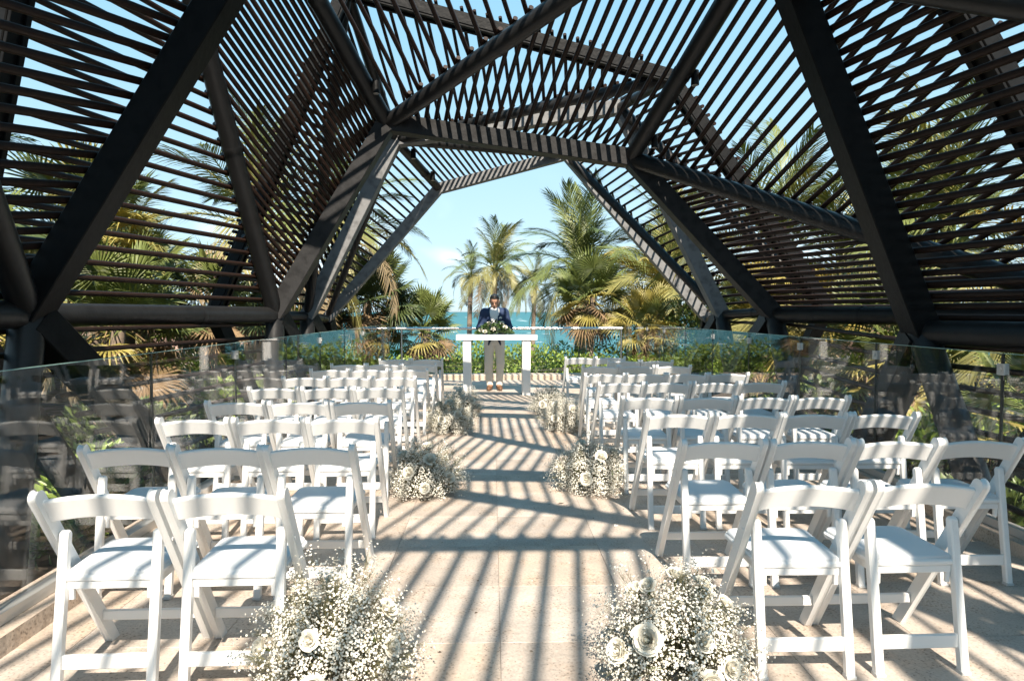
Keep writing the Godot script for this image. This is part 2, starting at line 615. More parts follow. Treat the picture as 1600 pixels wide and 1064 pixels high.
func make_chair_meshes() -> void: # faces -Z, origin on the floor under the middle of the seat; z = 0.27 is the top of the back
	var z0 := 0.27
	var add := func(called: String, mb: MB, m: Material): chair_parts.append([called, mb.mesh(m)])
	for s in [-1.0, 1.0]:
		var up := MB.new() # long upright: back post and front leg in one, rounded top
		var a := Vector2(z0, 0.775)
		var b := Vector2(z0 - 0.48, 0.0)
		var d := (a - b).normalized()
		var q := Vector2(-d.y, d.x)
		var o := PackedVector2Array()
		for k in 9:
			var t := PI * k / 8.0
			o.append(a + q * -cos(t) * 0.024 + d * (sin(t) * 0.024))
		o.append(Vector2(b.x, 0) + Vector2(q.x, 0).normalized() * 0.026)
		o.append(Vector2(b.x, 0) - Vector2(q.x, 0).normalized() * 0.026)
		o.reverse()
		up.slab(o, Vector3(s * 0.205, 0, 0), Vector3(0, 0, 1), Vector3(0, 1, 0), -0.0145, 0.0145, 0.005)
		add.call("upright", up, M.chair)
		var leg := MB.new()
		var la := Vector2(0.165, 0.60)
		var lb := Vector2(0.252, 0.0)
		o = PackedVector2Array()
		for k in 9:
			var t := PI * k / 8.0
			o.append(la + Vector2(-cos(t), sin(t)) * 0.019)
		o.append(lb + Vector2(0.019, 0))
		o.append(lb + Vector2(-0.019, 0))
		o.reverse()
		leg.slab(o, Vector3(s * 0.170, 0, 0), Vector3(0, 0, 1), Vector3(0, 1, 0), -0.017, 0.017, 0.006)
		leg.tube([Vector3(s * 0.184, 0.575, 0.162), Vector3(s * 0.222, 0.575, 0.162)], [0.008, 0.008], 8)
		add.call("leg", leg, M.chair)
		var ft := MB.new()
		ft.box(Vector3(s * 0.170, 0.006, 0.252), Vector3(0.038, 0.014, 0.042), 0.003)
		add.call("foot", ft, M.foot)
	var back := MB.new() # bowed and crowned back board
	var n := 14
	var rings := []
	for i in n + 1:
		var t := -1.0 + 2.0 * i / n
		var bow := 1.0 - t * t
		var ce := Vector3(t * 0.1945, 0.712 + 0.016 * bow, z0 - 0.040 - 0.016 * bow)
		var up := Vector3(0, 1, 0.55).normalized()
		var th := Vector3(0, -0.55, 1).normalized()
		var ring := []
		for c in [[-0.052, -0.006], [-0.046, -0.010], [0.046, -0.010], [0.053, -0.006], [0.053, 0.006], [0.046, 0.010], [-0.046, 0.010], [-0.052, 0.006]]:
			ring.append(ce + up * c[0] + th * c[1])
		ring.reverse()
		rings.append(ring)
	for i in n:
		for k in 8:
			var k2 := (k + 1) % 8
			back.quad(rings[i][k], rings[i][k2], rings[i + 1][k2], rings[i + 1][k])
	for s in [-1.0, 1.0]: # moulded lugs on the posts
		for h in [0.69, 0.745]:
			back.ball(Vector3(s * 0.193, h, z0 - 0.040 + (h - 0.72) * 0.6), Vector3(0.012, 0.012, 0.010), 5, 8)
	add.call("backrest", back, M.chair)
	var frame := MB.new()
	var so := PackedVector2Array()
	var half := 0.168
	var fh := 0.185
	var r := 0.05
	var zf := -0.195
	var zb := 0.200
	so.append(Vector2(-half, -zb)); so.append(Vector2(half, -zb))
	for k in 6:
		var t := PI / 2 * k / 5.0
		so.append(Vector2(fh - r + r * cos(t), -zf - r + r * sin(t)))
	for k in 6:
		var t := PI / 2 + PI / 2 * k / 5.0
		so.append(Vector2(-fh + r + r * cos(t), -zf - r + r * sin(t)))
	frame.slab(so, Vector3(0, 0.425, 0), Vector3(1, 0, 0), Vector3(0, 0, -1), 0.0, 0.024, 0.006)
	frame.box(Vector3(0, 0.408, 0.182), Vector3(0.306, 0.030, 0.020), 0.003)
	frame.box(Vector3(0, 0.411, -0.15), Vector3(0.30, 0.024, 0.020), 0.003)
	for s in [-1.0, 1.0]:
		frame.box(Vector3(s * 0.143, 0.405, 0.012), Vector3(0.018, 0.036, 0.32), 0.003)
		frame.box(Vector3(s * 0.142, 0.376, 0.182), Vector3(0.018, 0.05, 0.018), 0.003)
	add.call("seat_frame", frame, M.chair)
	var pad := MB.new() # padded vinyl seat, a little domed
	var prev := []
	var levels := [[1.0, 0.449], [0.998, 0.458], [0.975, 0.4645], [0.85, 0.4685], [0.5, 0.471], [0.05, 0.472]]
	var prings := []
	for l in levels:
		var ring := []
		for q in so:
			var qq: Vector2 = Vector2(q.x * 0.955, q.y * 0.955) * l[0]
			ring.append(Vector3(qq.x, l[1], -qq.y - 0.002))
		prings.append(ring)
	pad.loft(prings)
	pad.poly(prings[-1])
	add.call("seat_pad", pad, M.vinyl)
	var st := MB.new()
	st.box(Vector3(0, 0.128, 0.233), Vector3(0.308, 0.056, 0.018), 0.004)
	add.call("stretcher", st, M.chair)
	var sf := MB.new()
	sf.box(Vector3(0, 0.150, z0 - 0.387), Vector3(0.382, 0.044, 0.018), 0.004)
	add.call("stretcher", sf, M.chair)


var chair0: Node3D

func place_chair(x: float, z: float, turn: float, label: String) -> void: # z is where the top of the back stands
	var o: Node3D
	if chair0 == null:
		o = thing("folding_chair", label, "chair")
		for q in chair_parts:
			part(q[0], q[1], null, o, Transform3D(Basis().scaled(Vector3(1, 0.957, 1)), Vector3.ZERO))
		chair0 = o
	else:
		o = chair0.duplicate()
		o.name = numbered("folding_chair")
		add_child(o)
	o.position = Vector3(x, 0.004, z - 0.27)
	o.rotation.y = turn
	tag(o, label, "chair", "white folding chairs set out in rows for the ceremony")


func build_chairs() -> void:
	make_chair_meshes()
	var nth := ["first", "second", "third", "fourth", "fifth", "sixth", "seventh", "eighth", "ninth"]
	# left of the aisle: [distance of the backs, x of the backs' aisle edge, chairs]
	var left := [[2.46, -0.755, 2], [3.31, -0.665, 3], [4.17, -0.71, 3], [4.98, -0.75, 3], [5.9, -0.775, 3], [6.85, -0.775, 3], [7.75, -0.74, 3], [8.55, -0.70, 3], [9.46, -0.70, 2]]
	var right := [[2.53, 0.985, 2], [3.38, 0.944, 4], [4.30, 0.975, 4], [5.15, 0.985, 4], [6.24, 0.955, 4], [7.15, 0.96, 4], [8.17, 1.08, 3], [9.05, 1.54, 2], [9.74, 1.03, 2]]
	for side in 2:
		var rows: Array = left if side == 0 else right
		for r in rows.size():
			var row: Array = rows[r]
			for k in int(row[2]):
				var step := 0.447 if side == 0 else 0.443
				if side == 0 and r == 0: step = 0.458
				if side == 1 and r == 0: step = 0.452
				var x: float = row[1] + (-(0.219 + step * k) if side == 0 else (0.219 + step * k))
				var where := "at the aisle" if k == 0 else "%s from the aisle" % nth[k]
				if k == int(row[2]) - 1 and k > 1: where = "at the glass end"
				var lab := "white folding chair %s in %s row from near end, %s block" % [where, nth[r], "left" if side == 0 else "right"]
				var turn := rng.randf_range(-0.03, 0.03) + (0.015 if side == 0 else -0.004)
				place_chair(x, -row[0] + rng.randf_range(-0.015, 0.015), turn, lab)


# ------------------------------------------------------------------ table, rail, glass
func build_table() -> void:
	var t := thing("altar_table", "tall narrow white altar table with two slab legs before the officiant", "table", Vector3(0.065, 0.004, -11.62))
	var top := MB.new()
	top.box(Vector3(0, 0.972, 0), Vector3(1.36, 0.085, 0.46), 0.005)
	part("tabletop", top.mesh(), M.table, t)
	for s in [-1.0, 1.0]:
		var l := MB.new()
		l.box(Vector3(s * 0.50, 0.4635, 0), Vector3(0.135, 0.927, 0.40), 0.005)
		part("leg", l.mesh(), M.table, t)


func glass_side(x: float, z0: float, z1: float, label: String, clamps: bool) -> void:
	var o := thing("glass_balustrade", label, "balustrade", Vector3(x, 0, 0))
	var ch := MB.new()
	ch.box(Vector3(0, 0.115, (z0 + z1) / 2.0), Vector3(0.06, 0.05, absf(z1 - z0)), 0.004)
	part("base_channel", ch.mesh(), M.clamp, o)
	var step := 1.37
	var n := int(absf(z1 - z0) / step)
	var pane := MB.new()
	pane.box(Vector3(0, 0.64, 0), Vector3(0.012, 1.03, step - 0.022), 0.001)
	var pm := pane.mesh(M.glass)
	var seal := MB.new()
	seal.box(Vector3(0, 0.64, 0), Vector3(0.0125, 1.03, 0.006), 0.001)
	seal.box(Vector3(0, 0.64, 0.0), Vector3(0.0105, 1.028, 0.020), 0.001)
	var sm := seal.mesh(M.seal)
	var cl := MB.new()
	cl.box(Vector3(0, 0, 0), Vector3(0.034, 0.07, 0.07), 0.006)
	cl.tube([Vector3(-0.022, 0, 0), Vector3(0.022, 0, 0)], [0.014, 0.014], 10)
	var cm := cl.mesh(M.clamp)
	var rim := MB.new()
	rim.box(Vector3(0, 1.157, 0), Vector3(0.0125, 0.004, step - 0.022), 0.001)
	var rm := rim.mesh(M.glass_edge)
	for k in n:
		var z := z0 - step * (k + 0.5)
		part("edge", rm, null, o, Transform3D(Basis(), Vector3(0, 0, z)))
		part("glass_panel", pm, null, o, Transform3D(Basis(Vector3.UP, rng.randf_range(-0.002, 0.002)), Vector3(0, 0, z)))
		part("joint", sm, null, o, Transform3D(Basis(), Vector3(0, 0, z - step / 2.0)))
		if clamps or k % 2 == 1:
			part("clamp", cm, null, o, Transform3D(Basis(), Vector3(0, 1.06, z - step / 2.0)))


func build_rail() -> void:
	var o := thing("steel_handrail", "round stainless handrail on slim posts along the sea end of the deck", "handrail")
	var pts := [Vector3(-2.13, 1.06, -13.3), Vector3(-2.12, 1.06, -14.12), Vector3(-2.06, 1.06, -14.22), Vector3(-1.98, 1.06, -14.25), Vector3(2.72, 1.06, -14.25)]
	var r := MB.new()
	r.tube(pts, [0.03, 0.03, 0.03, 0.03, 0.03], 14)
	part("handrail", r.mesh(), M.inox, o)
	for p in [Vector3(-2.13, 0, -13.35), Vector3(-1.9, 0, -14.25), Vector3(-0.16, 0, -14.25), Vector3(2.7, 0, -14.25)]:
		var m := MB.new()
		m.tube([p + Vector3(0, 0.11, 0), p + Vector3(0, 1.04, 0)], [0.024, 0.024], 12)
		m.tube([p + Vector3(0, 0.112, 0), p + Vector3(0, 0.124, 0)], [0.05, 0.05], 14)
		part("post", m.mesh(), M.inox, o)
	var g := thing("glass_screen", "clear glass screen panes below the stainless handrail", "glass screen")
	for q in [[-1.86, -1.03], [-1.0, -0.2], [-0.12, 0.80], [0.83, 1.75], [1.78, 2.66]]:
		var m := MB.new()
		m.box(Vector3((q[0] + q[1]) / 2, 0.575, -14.25), Vector3(q[1] - q[0], 0.83, 0.010), 0.001)
		part("glass_panel", m.mesh(), M.glass, g)
	var e := thing("corner_glass", "clear glass corner panes at the right end of the handrail", "glass screen")
	for q in [[Vector3(2.78, 0.62, -13.95), 0.05], [Vector3(2.80, 0.62, -12.9), 0.0]]:
		var m := MB.new()
		m.box(Vector3.ZERO, Vector3(0.012, 1.05, 0.62), 0.001)
		part("glass_panel", m.mesh(), M.glass, e, Transform3D(Basis(Vector3.UP, q[1]), q[0]))


# ------------------------------------------------------------------ flowers
func rose_mesh(seed_: int) -> ArrayMesh: # about 4 cm in radius, opening towards +Y
	var g := RandomNumberGenerator.new()
	g.seed = seed_
	var mb := MB.new()
	mb.col = Color(1.0, 0.95, 0.80)
	mb.ball(Vector3(0, 0.0, 0), Vector3(0.008, 0.016, 0.008), 6, 8)
	for ring in [[3, 0.0085, 0.038, 0.06], [3, 0.015, 0.041, 0.18], [4, 0.020, 0.040, 0.30], [5, 0.025, 0.038, 0.50], [5, 0.029, 0.033, 0.80]]:
		var off := g.randf() * TAU
		for k in int(ring[0]):
			var a0: float = off + TAU * k / ring[0] + g.randf_range(-0.1, 0.1)
			var span: float = TAU / ring[0] * 0.74
			var rows := []
			var hgt: float = ring[2] * g.randf_range(0.82, 1.12)
			var open_: float = g.randf_range(0.6, 1.5)
			for i in 5:
				var t := i / 4.0
				var row := []
				for j in 6:
					var u := -1.0 + 2.0 * j / 5.0
					var a: float = a0 + u * span * (0.55 + 0.5 * sin(t * PI * 0.8))
					var flare: float = ring[3] * t * t * 0.022 * open_ * (1.0 + 0.25 * u)
					var rr: float = ring[1] * (0.45 + 0.55 * sin(minf(1.0, t * 1.25) * PI / 2)) + flare
					var h: float = -0.018 + hgt * (t - 0.16 * u * u * t) - flare * 0.45
					row.append(Vector3(cos(a) * rr, h, -sin(a) * rr))
				rows.append(row)
			var w := g.randf_range(0.95, 1.0)
			mb.col = Color(w, w * 0.985, w * 0.94)
			mb.loft(rows, false)
	mb.col = Color(0.12, 0.16, 0.04)
	mb.tube([Vector3(0, -0.02, 0), Vector3(0.004, -0.07, 0)], [0.008, 0.003], 6)
	for k in 5:
		var a := TAU * k / 5.0
		var d := Vector3(cos(a), 0, sin(a))
		mb.tri(Vector3(0, -0.022, 0) + d.rotated(Vector3.UP, 0.6) * 0.008, Vector3(0, -0.022, 0) + d.rotated(Vector3.UP, -0.6) * 0.008, Vector3(0, -0.02, 0) + d * 0.036 - Vector3(0, 0.006, 0))
	return mb.mesh(M.rose)


var bouquet_meshes := []
var rose_meshes := []

func make_bouquets() -> void:
	for k in 3:
		rose_meshes.append(rose_mesh(40 + k))
	for b in 3:
		var g := RandomNumberGenerator.new()
		g.seed = 100 + b
		var fl := MB.new()
		var st := MB.new()
		for s in 720: # sprays of tiny florets on wiry stems
			var a := g.randf() * TAU
			var el := asin(g.randf_range(-0.05, 1.0))
			var lobe := 1.0 + 0.16 * sin(a * 3.0 + b * 2.0) * cos(el * 2.0 + b) + 0.10 * sin(a * 7.0 + el * 5.0)
			var reach := g.randf_range(0.70, 1.0) if g.randf() < 0.8 else g.randf_range(1.0, 1.2)
			var d := Vector3(cos(a) * cos(el), sin(el), sin(a) * cos(el))
			var tip := Vector3(d.x * 0.30, 0.05 + d.y * 0.38, d.z * 0.30) * lobe * reach
			tip.y = maxf(tip.y, 0.02)
			var root := Vector3(d.x * 0.07, 0.02 + 0.05 * d.y, d.z * 0.07)
			st.col = Color(1, 1, 1) * g.randf_range(0.6, 1.2)
			var elbow := root.lerp(tip, 0.62) + Vector3(0, 0.02, 0)
			st.tube([root, elbow], [0.0014, 0.0011], 3, false)
			for f in 14:
				var p := tip + Vector3(g.randfn(0, 0.024), g.randfn(0, 0.021), g.randfn(0, 0.024))
				p.y = maxf(p.y, 0.012)
				var kk := elbow.lerp(tip, g.randf_range(0.2, 0.8))
				var up := (p - kk).normalized()
				var side := up.cross(Vector3(0.31, 0.2, 0.9)).normalized()
				st.tri(kk - side * 0.0007, kk + side * 0.0007, p)
				var rr := g.randf_range(0.0036, 0.0062)
				var sh := g.randf_range(0.86, 1.0)
				fl.col = Color(sh, sh * 0.99, sh * 0.95)
				var up2 := (up + Vector3(g.randf_range(-0.6, 0.6), g.randf_range(-0.2, 0.8), g.randf_range(-0.6, 0.6))).normalized()
				var x := up2.cross(Vector3(0.2, 0.9, 0.3)).normalized()
				var y := x.cross(up2)
				var c := p - up2 * rr * 0.5
				var rim := []
				for q in 5:
					var an := TAU * q / 5.0 + f
					rim.append(p + (x * cos(an) + y * sin(an)) * rr + up2 * rr * 0.35)
				for q in 5:
					fl.tri(rim[q], rim[(q + 1) % 5], p + up2 * rr * 0.55)
					fl.tri(rim[(q + 1) % 5], rim[q], c)
		for s in 70: # low greens among the stems
			var a := g.randf() * TAU
			var rr := g.randf_range(0.05, 0.26)
			var p := Vector3(cos(a) * rr, g.randf_range(0.02, 0.22), sin(a) * rr)
			st.col = Color(0.5, 0.8, 0.4) * g.randf_range(0.5, 1.0)
			var d := Vector3(g.randf_range(-1, 1), g.randf_range(0, 1), g.randf_range(-1, 1)).normalized() * 0.05
			var w := d.cross(Vector3.UP).normalized() * 0.007
			st.tri(p - w, p + w, p + d)
		bouquet_meshes.append([fl.mesh(M.flower), st.mesh(M.stem)])


func place_bouquet(variant: int, x: float, z: float, size: float, turn: float, roses: Array, label: String) -> void:
	var o := thing("flower_arrangement", label, "flowers", Vector3(x, 0.004, z), 0.0, "baby's breath and white rose arrangements along the aisle")
	var b := Basis(Vector3.UP, turn).scaled(Vector3.ONE * size)
	part("blossoms", bouquet_meshes[variant][0], null, o, Transform3D(b, Vector3.ZERO)).set_meta("kind", "stuff")
	part("stems", bouquet_meshes[variant][1], null, o, Transform3D(b, Vector3.ZERO)).set_meta("kind", "stuff")
	for k in roses.size():
		var q: Array = roses[k] # direction out of the heap and size
		var d := (q[0] as Vector3).normalized()
		var p := Vector3(d.x * 0.31, 0.05 + d.y * 0.37, d.z * 0.31) * size * 1.02
		var up := (d + Vector3(0, 0.15, 0.35)).normalized()
		var s := up.cross(Vector3(0.3, 0.1, -0.9)).normalized()
		var rb := Basis(s, up, s.cross(up)).rotated(up, k * 1.3)
		part("rose", rose_meshes[k % 3], null, o, Transform3D(rb.scaled(Vector3.ONE * q[1] * 0.80), p))


func build_flowers() -> void:
	make_bouquets()
	var V := func(x, y, z): return Vector3(x, y, z)
	place_bouquet(0, -0.61, -2.56, 0.93, 0.4, [[V.call(-0.1, 0.62, 0.75), 0.95], [V.call(-0.85, 0.45, 0.45), 1.0], [V.call(0.0, 0.25, 1.0), 1.25], [V.call(0.85, 0.42, 0.4), 0.95], [V.call(0.8, 0.75, 0.05), 1.05], [V.call(0.05, 1.0, 0.05), 1.05], [V.call(-0.55, 1.0, -0.3), 1.0], [V.call(-0.75, 0.8, 0.1), 0.9]],
		"baby's breath heap with white roses beside the near left chairs")
	place_bouquet(1, 0.70, -2.56, 0.90, 1.9, [[V.call(-0.6, 0.62, 0.72), 1.5], [V.call(-0.95, 0.38, 0.45), 1.25], [V.call(0.15, 0.58, 0.8), 1.0], [V.call(0.55, 0.35, 0.9), 1.1], [V.call(0.2, 0.22, 1.0), 1.35], [V.call(0.75, 0.85, 0.1), 0.95], [V.call(0.1, 1.0, -0.3), 1.2], [V.call(0.45, 1.0, -0.1), 1.05], [V.call(-0.6, 0.95, -0.1), 1.1], [V.call(-0.42, 1.0, 0.0), 0.95]],
		"baby's breath heap with large white roses beside the near right chairs")
	place_bouquet(2, -0.53, -5.25, 0.90, 2.6, [[V.call(-0.35, 0.5, 0.8), 1.2], [V.call(0.2, 0.75, 0.6), 1.3], [V.call(0.75, 0.35, 0.6), 1.1], [V.call(-0.6, 0.85, 0.2), 1.2], [V.call(0.1, 0.2, 1.0), 1.1], [V.call(0.1, 1.0, 0.1), 1.1]],
		"baby's breath heap with white roses by the third and fourth rows left of the aisle")
	place_bouquet(0, 0.77, -5.32, 0.90, 3.6, [[V.call(-0.25, 0.3, 0.9), 1.3], [V.call(0.2, 0.75, 0.6), 1.35], [V.call(0.75, 0.85, 0.1), 1.2], [V.call(-0.95, 0.5, 0.2), 1.1], [V.call(0.9, 0.45, 0.4), 1.1], [V.call(-0.3, 1.0, 0.0), 1.1]],
		"baby's breath heap with white roses by the third and fourth rows right of the aisle")
	place_bouquet(1, -0.50, -7.95, 0.88, 0.2, [[V.call(-0.3, 0.4, 0.85), 1.3], [V.call(0.35, 0.55, 0.7), 1.3], [V.call(-0.5, 0.95, 0.2), 1.3], [V.call(0.0, 1.0, 0.3), 1.3], [V.call(0.9, 0.3, 0.3), 1.1]],
		"baby's breath heap with white roses left of the aisle, second from the altar table")
	place_bouquet(2, -0.42, -9.15, 0.86, 5.0, [[V.call(0.5, 0.6, 0.6), 1.3], [V.call(-0.1, 1.0, 0.2), 1.3], [V.call(0.95, 0.3, 0.4), 1.2]],
		"baby's breath heap with white roses at the left front corner of the altar table")
	place_bouquet(0, 0.85, -8.05, 0.86, 4.1, [[V.call(-0.5, 0.4, 0.8), 1.3], [V.call(0.3, 0.7, 0.6), 1.4], [V.call(0.85, 0.6, 0.3), 1.2], [V.call(-0.4, 0.85, 0.3), 1.3]],
		"baby's breath heap with white roses right of the aisle, second from the altar table")
	place_bouquet(1, 0.78, -9.45, 0.84, 2.2, [[V.call(-0.4, 0.3, 0.85), 1.4], [V.call(0.4, 0.8, 0.4), 1.2]],
		"baby's breath heap with white roses at the right front corner of the altar table")
	# the garland on the table
	var o := thing("table_garland", "low green garland with white roses on the altar table", "garland", Vector3(0.03, 1.02, -11.66))
	var g := RandomNumberGenerator.new()
	g.seed = 77
	var lf := MB.new()
	for k in 900:
		var x := g.randf_range(-1, 1)
		var p := Vector3(x * 0.29, (1.0 - x * x) * 0.20 * g.randf() + 0.01, g.randfn(0, 0.07) + 0.03)
		var d := Vector3(x * 1.2 + g.randf_range(-0.8, 0.8), g.randf_range(-0.2, 0.9), g.randf_range(-0.5, 1.0)).normalized() * g.randf_range(0.05, 0.085)
		var w := d.cross(Vector3(g.randf_range(-1, 1), 1, g.randf_range(-1, 1))).normalized() * 0.014
		var up := w.cross(d).normalized() * 0.006
		lf.col = Color(1, 1, 1) * g.randf_range(0.55, 1.5)
		lf.tri(p, p + d * 0.5 + w + up, p + d)
		lf.tri(p, p + d, p + d * 0.5 - w + up)
	var leaves := part("leaves", lf.mesh(), M.garland, o)
	leaves.set_meta("kind", "stuff")
	for q in [[-0.23, 0.08, 0.10, 0.8], [-0.16, 0.06, 0.14, 0.8], [-0.10, 0.19, 0.05, 0.85], [-0.02, 0.10, 0.14, 0.95], [0.18, 0.13, 0.10, 0.9], [0.13, 0.20, 0.03, 0.85], [0.24, 0.08, 0.05, 0.75]]:
		part("rose", rose_meshes[0], null, o, Transform3D(Basis(Vector3.RIGHT, 0.8).scaled(Vector3.ONE * q[3]), Vector3(q[0], q[1], q[2])))


# ------------------------------------------------------------------ plants
func curve_at(s: float, L: float, arch: float, droop: float) -> Vector3:
	return Vector3(L * (s - 0.16 * droop * s * s * s), L * (arch * s - (arch * 0.5 + droop * 0.55) * s * s), 0)


func frond_mesh(seed_: int, L: float, arch: float, droop: float, wind: float, ragged: float) -> ArrayMesh: # coconut frond along +X
	var g := RandomNumberGenerator.new()
	g.seed = seed_
	var mb := MB.new()
	var pts := []
	var rad := []
	for i in 9:
		var s := i / 8.0
		pts.append(curve_at(s, L, arch, droop))
		rad.append(lerpf(0.035, 0.005, sqrt(s)))
	mb.col = Color(1.9, 1.5, 0.9)
	mb.tube(pts, rad, 4, false)
	var n := 62
	for i in n:
		var s := 0.14 + 0.85 * (i + g.randf() * 0.5) / n
		var p := curve_at(s, L, arch, droop)
		var fw := (curve_at(minf(1.0, s + 0.03), L, arch, droop) - curve_at(s - 0.03, L, arch, droop)).normalized()
		for side in [-1.0, 1.0]:
			if g.randf() < ragged * 0.25:
				continue
			var ll: float = 0.30 * L * pow(sin(PI * (0.12 + 0.80 * s)), 0.7) * g.randf_range(0.8, 1.08)
			var lat := Vector3(0, 0.22, side).normalized()
			var d := (fw * (0.55 + 0.9 * s) + lat * (1.0 - 0.35 * s) + Vector3(0, g.randf_range(-0.12, 0.15), g.randf_range(-0.08, 0.08))).normalized()
			var hang := 0.45 + 0.5 * g.randf() + ragged * 0.4
			var q := p
			var wv := fw.cross(d).cross(d).normalized()
			var w0 := 0.0115 * (0.7 + 0.3 * L / 3.0)
			var tone := g.randf_range(0.72, 1.25)
			var tip_dry := g.randf() < 0.25 + ragged * 0.5
			mb.col = Color(tone, tone, tone)
			var prev_a := q - wv * w0 * 0.6
			var prev_b := q + wv * w0 * 0.6
			for k in 3:
				var dd := (d + Vector3(0, -hang * (k + 0.3) * 0.42, 0) + Vector3(0, 0, wind * 0.22 * k)).normalized()
				q += dd * ll / 3.0
				var ww: float = w0 * [1.0, 0.75, 0.0][k]
				var a := q - wv * ww
				var b := q + wv * ww
				if k == 2:
					if tip_dry: mb.col = Color(tone * 2.2, tone * 1.5, tone * 0.9)
					mb.tri(prev_a, prev_b, q)
				else:
					mb.quad(prev_a, prev_b, b, a)
				prev_a = a
				prev_b = b
	return mb.mesh()


func fan_mesh(seed_: int, pet: float, R: float, droop: float) -> ArrayMesh: # fan palm leaf: stalk along +X, then the fan
	var g := RandomNumberGenerator.new()
	g.seed = seed_
	var mb := MB.new()
	mb.col = Color(1.5, 1.5, 0.9)
	var pts := []
	for i in 5:
		var s := i / 4.0
		pts.append(Vector3(pet * s, -pet * 0.18 * droop * s * s, 0))
	mb.tube(pts, [0.014, 0.012, 0.010, 0.009, 0.008], 4, false)
	var o: Vector3 = pts[-1]
	var n := 30
	for i in n:
		var a := lerpf(-2.45, 2.45, (i + 0.5) / n)
		var ll: float = R * (1.0 - 0.22 * absf(a) / 2.45) * g.randf_range(0.88, 1.05)
		var d := Vector3(cos(a), 0.05 + 0.10 * cos(a), sin(a)).normalized()
		var sd := Vector3(-sin(a), 0, cos(a))
		var hang := droop * g.randf_range(0.6, 1.3)
		var p1 := o + d * ll * 0.34
		var p2 := o + d * ll * 0.66 + Vector3(0, -hang * 0.06 * R, 0)
		var p3 := o + d * ll * 0.93 + Vector3(0, -hang * 0.30 * R, 0) + Vector3(0, g.randf_range(-0.05, 0.03), 0) * R
		var w1 := ll * 0.34 * 2.45 / n * 1.02
		var tone := g.randf_range(0.75, 1.25)
		mb.col = Color(tone, tone, tone)
		var up := Vector3(0, 0.014 * R / 0.5, 0)
		for s in [-1.0, 1.0]:
			var q1: Vector3 = p1 + sd * w1 * s - up
			var q2: Vector3 = p2 + sd * w1 * 0.95 * s - up * 0.5
			mb.col = Color(tone, tone, tone)
			mb.tri(o, p1, q1)
			mb.quad(p1, p2, q2, q1)
			if g.randf() < 0.3: mb.col = Color(tone * 2.0, tone * 1.55, tone * 1.1)
			mb.tri(p2, p3, q2)
	return mb.mesh()


var fronds := []
var fans := []

func make_leaves() -> void:
	for q in [[0.75, 0.25], [0.55, 0.7], [0.42, 1.0], [0.25, 1.25]]:
		for k in 2:
			fronds.append(frond_mesh(fronds.size() + 3, 2.6, q[0], q[1], -1.0 if k == 0 else 0.8, 0.25 + 0.35 * k))
	for q in [[0.75, 0.3], [0.7, 0.75], [0.65, 1.3]]:
		for k in 2:
			fans.append(fan_mesh(fans.size() + 30, q[0], 0.62, q[1]))


func leaf_basis(az: float, pitch: float, roll: float, size: float) -> Basis:
	return Basis(Vector3.UP, az) * Basis(Vector3(0, 0, 1), pitch) * Basis(Vector3.RIGHT, roll) * Basis().scaled(Vector3.ONE * size)


func trunk_mesh(h: float, r0: float, r1: float, lean: Vector3) -> ArrayMesh:
	var mb := MB.new()
	var pts := []
	var rad := []
	var n := maxi(10, int(h / 0.09))
	for i in n + 1:
		var s := float(i) / n
		pts.append(Vector3(0, -0.4 + (h + 0.4) * s, 0) + lean * s * s)
		rad.append((lerpf(r0, r1, pow(s, 0.6)) + (0.06 * r0 if i % 2 == 0 else 0.0)))
	mb.tube(pts, rad, 10, true)
	return mb.mesh()


func coconut(label: String, at: Vector3, h: float, size: float, n: int, wind: Vector2, mats: Array, seed_: int, lean := Vector3.ZERO, r := 0.11, low := -0.75) -> void:
	var g := RandomNumberGenerator.new()
	g.seed = seed_
	var o := thing("coconut_palm", label, "palm", at, 0.0, "palms round the pavilion")
	part("trunk", trunk_mesh(h, r * 1.25, r, lean), M.bark, o)
	var top := Vector3(0, h, 0) + lean
	for k in n:
		var u := (k + 0.5) / n # old leaves first
		var az := k * 2.39996 + g.randf_range(-0.25, 0.25)
		var dir := Vector2(cos(az), sin(az)) + wind * (0.5 + 0.5 * u)
		az = atan2(-dir.y, dir.x)
		var pitch := lerpf(low, 1.25, pow(u, 0.85)) + g.randf_range(-0.12, 0.12)
		var m := clampi(int((1.0 - u) * 4.0), 0, 3) * 2 + g.randi() % 2
		var mm: Material = M[mats[clampi(int(u * mats.size() + g.randf_range(-0.4, 0.4)), 0, mats.size() - 1)]]
		part("frond", fronds[m], mm, o, Transform3D(leaf_basis(az, pitch, g.randf_range(-0.5, 0.5), size * g.randf_range(0.85, 1.08)), top + Vector3(cos(az), 0.6, -sin(az)) * 0.07))


func fan_palm(label: String, at: Vector3, h: float, size: float, n: int, mats: Array, seed_: int, low := -1.1) -> void:
	var g := RandomNumberGenerator.new()
	g.seed = seed_
	var o := thing("fan_palm", label, "palm", at, 0.0, "palms round the pavilion")
	part("trunk", trunk_mesh(h, 0.10, 0.085, Vector3(g.randf_range(-0.1, 0.1), 0, 0)), M.bark, o)
	for k in n:
		var u := (k + 0.5) / n
		var az := k * 2.39996 + g.randf_range(-0.3, 0.3)
		var pitch := lerpf(low, 1.35, pow(u, 0.9)) + g.randf_range(-0.15, 0.15)
		var m := clampi(int((1.0 - u) * 3.0), 0, 2) * 2 + g.randi() % 2
		var mm: Material = M[mats[clampi(int(u * mats.size() + g.randf_range(-0.4, 0.4)), 0, mats.size() - 1)]]
		part("leaf", fans[m], mm, o, Transform3D(leaf_basis(az, pitch, g.randf_range(-0.6, 0.6), size * g.randf_range(0.8, 1.1)), Vector3(0, h + g.randf_range(-0.12, 0.1), 0)))


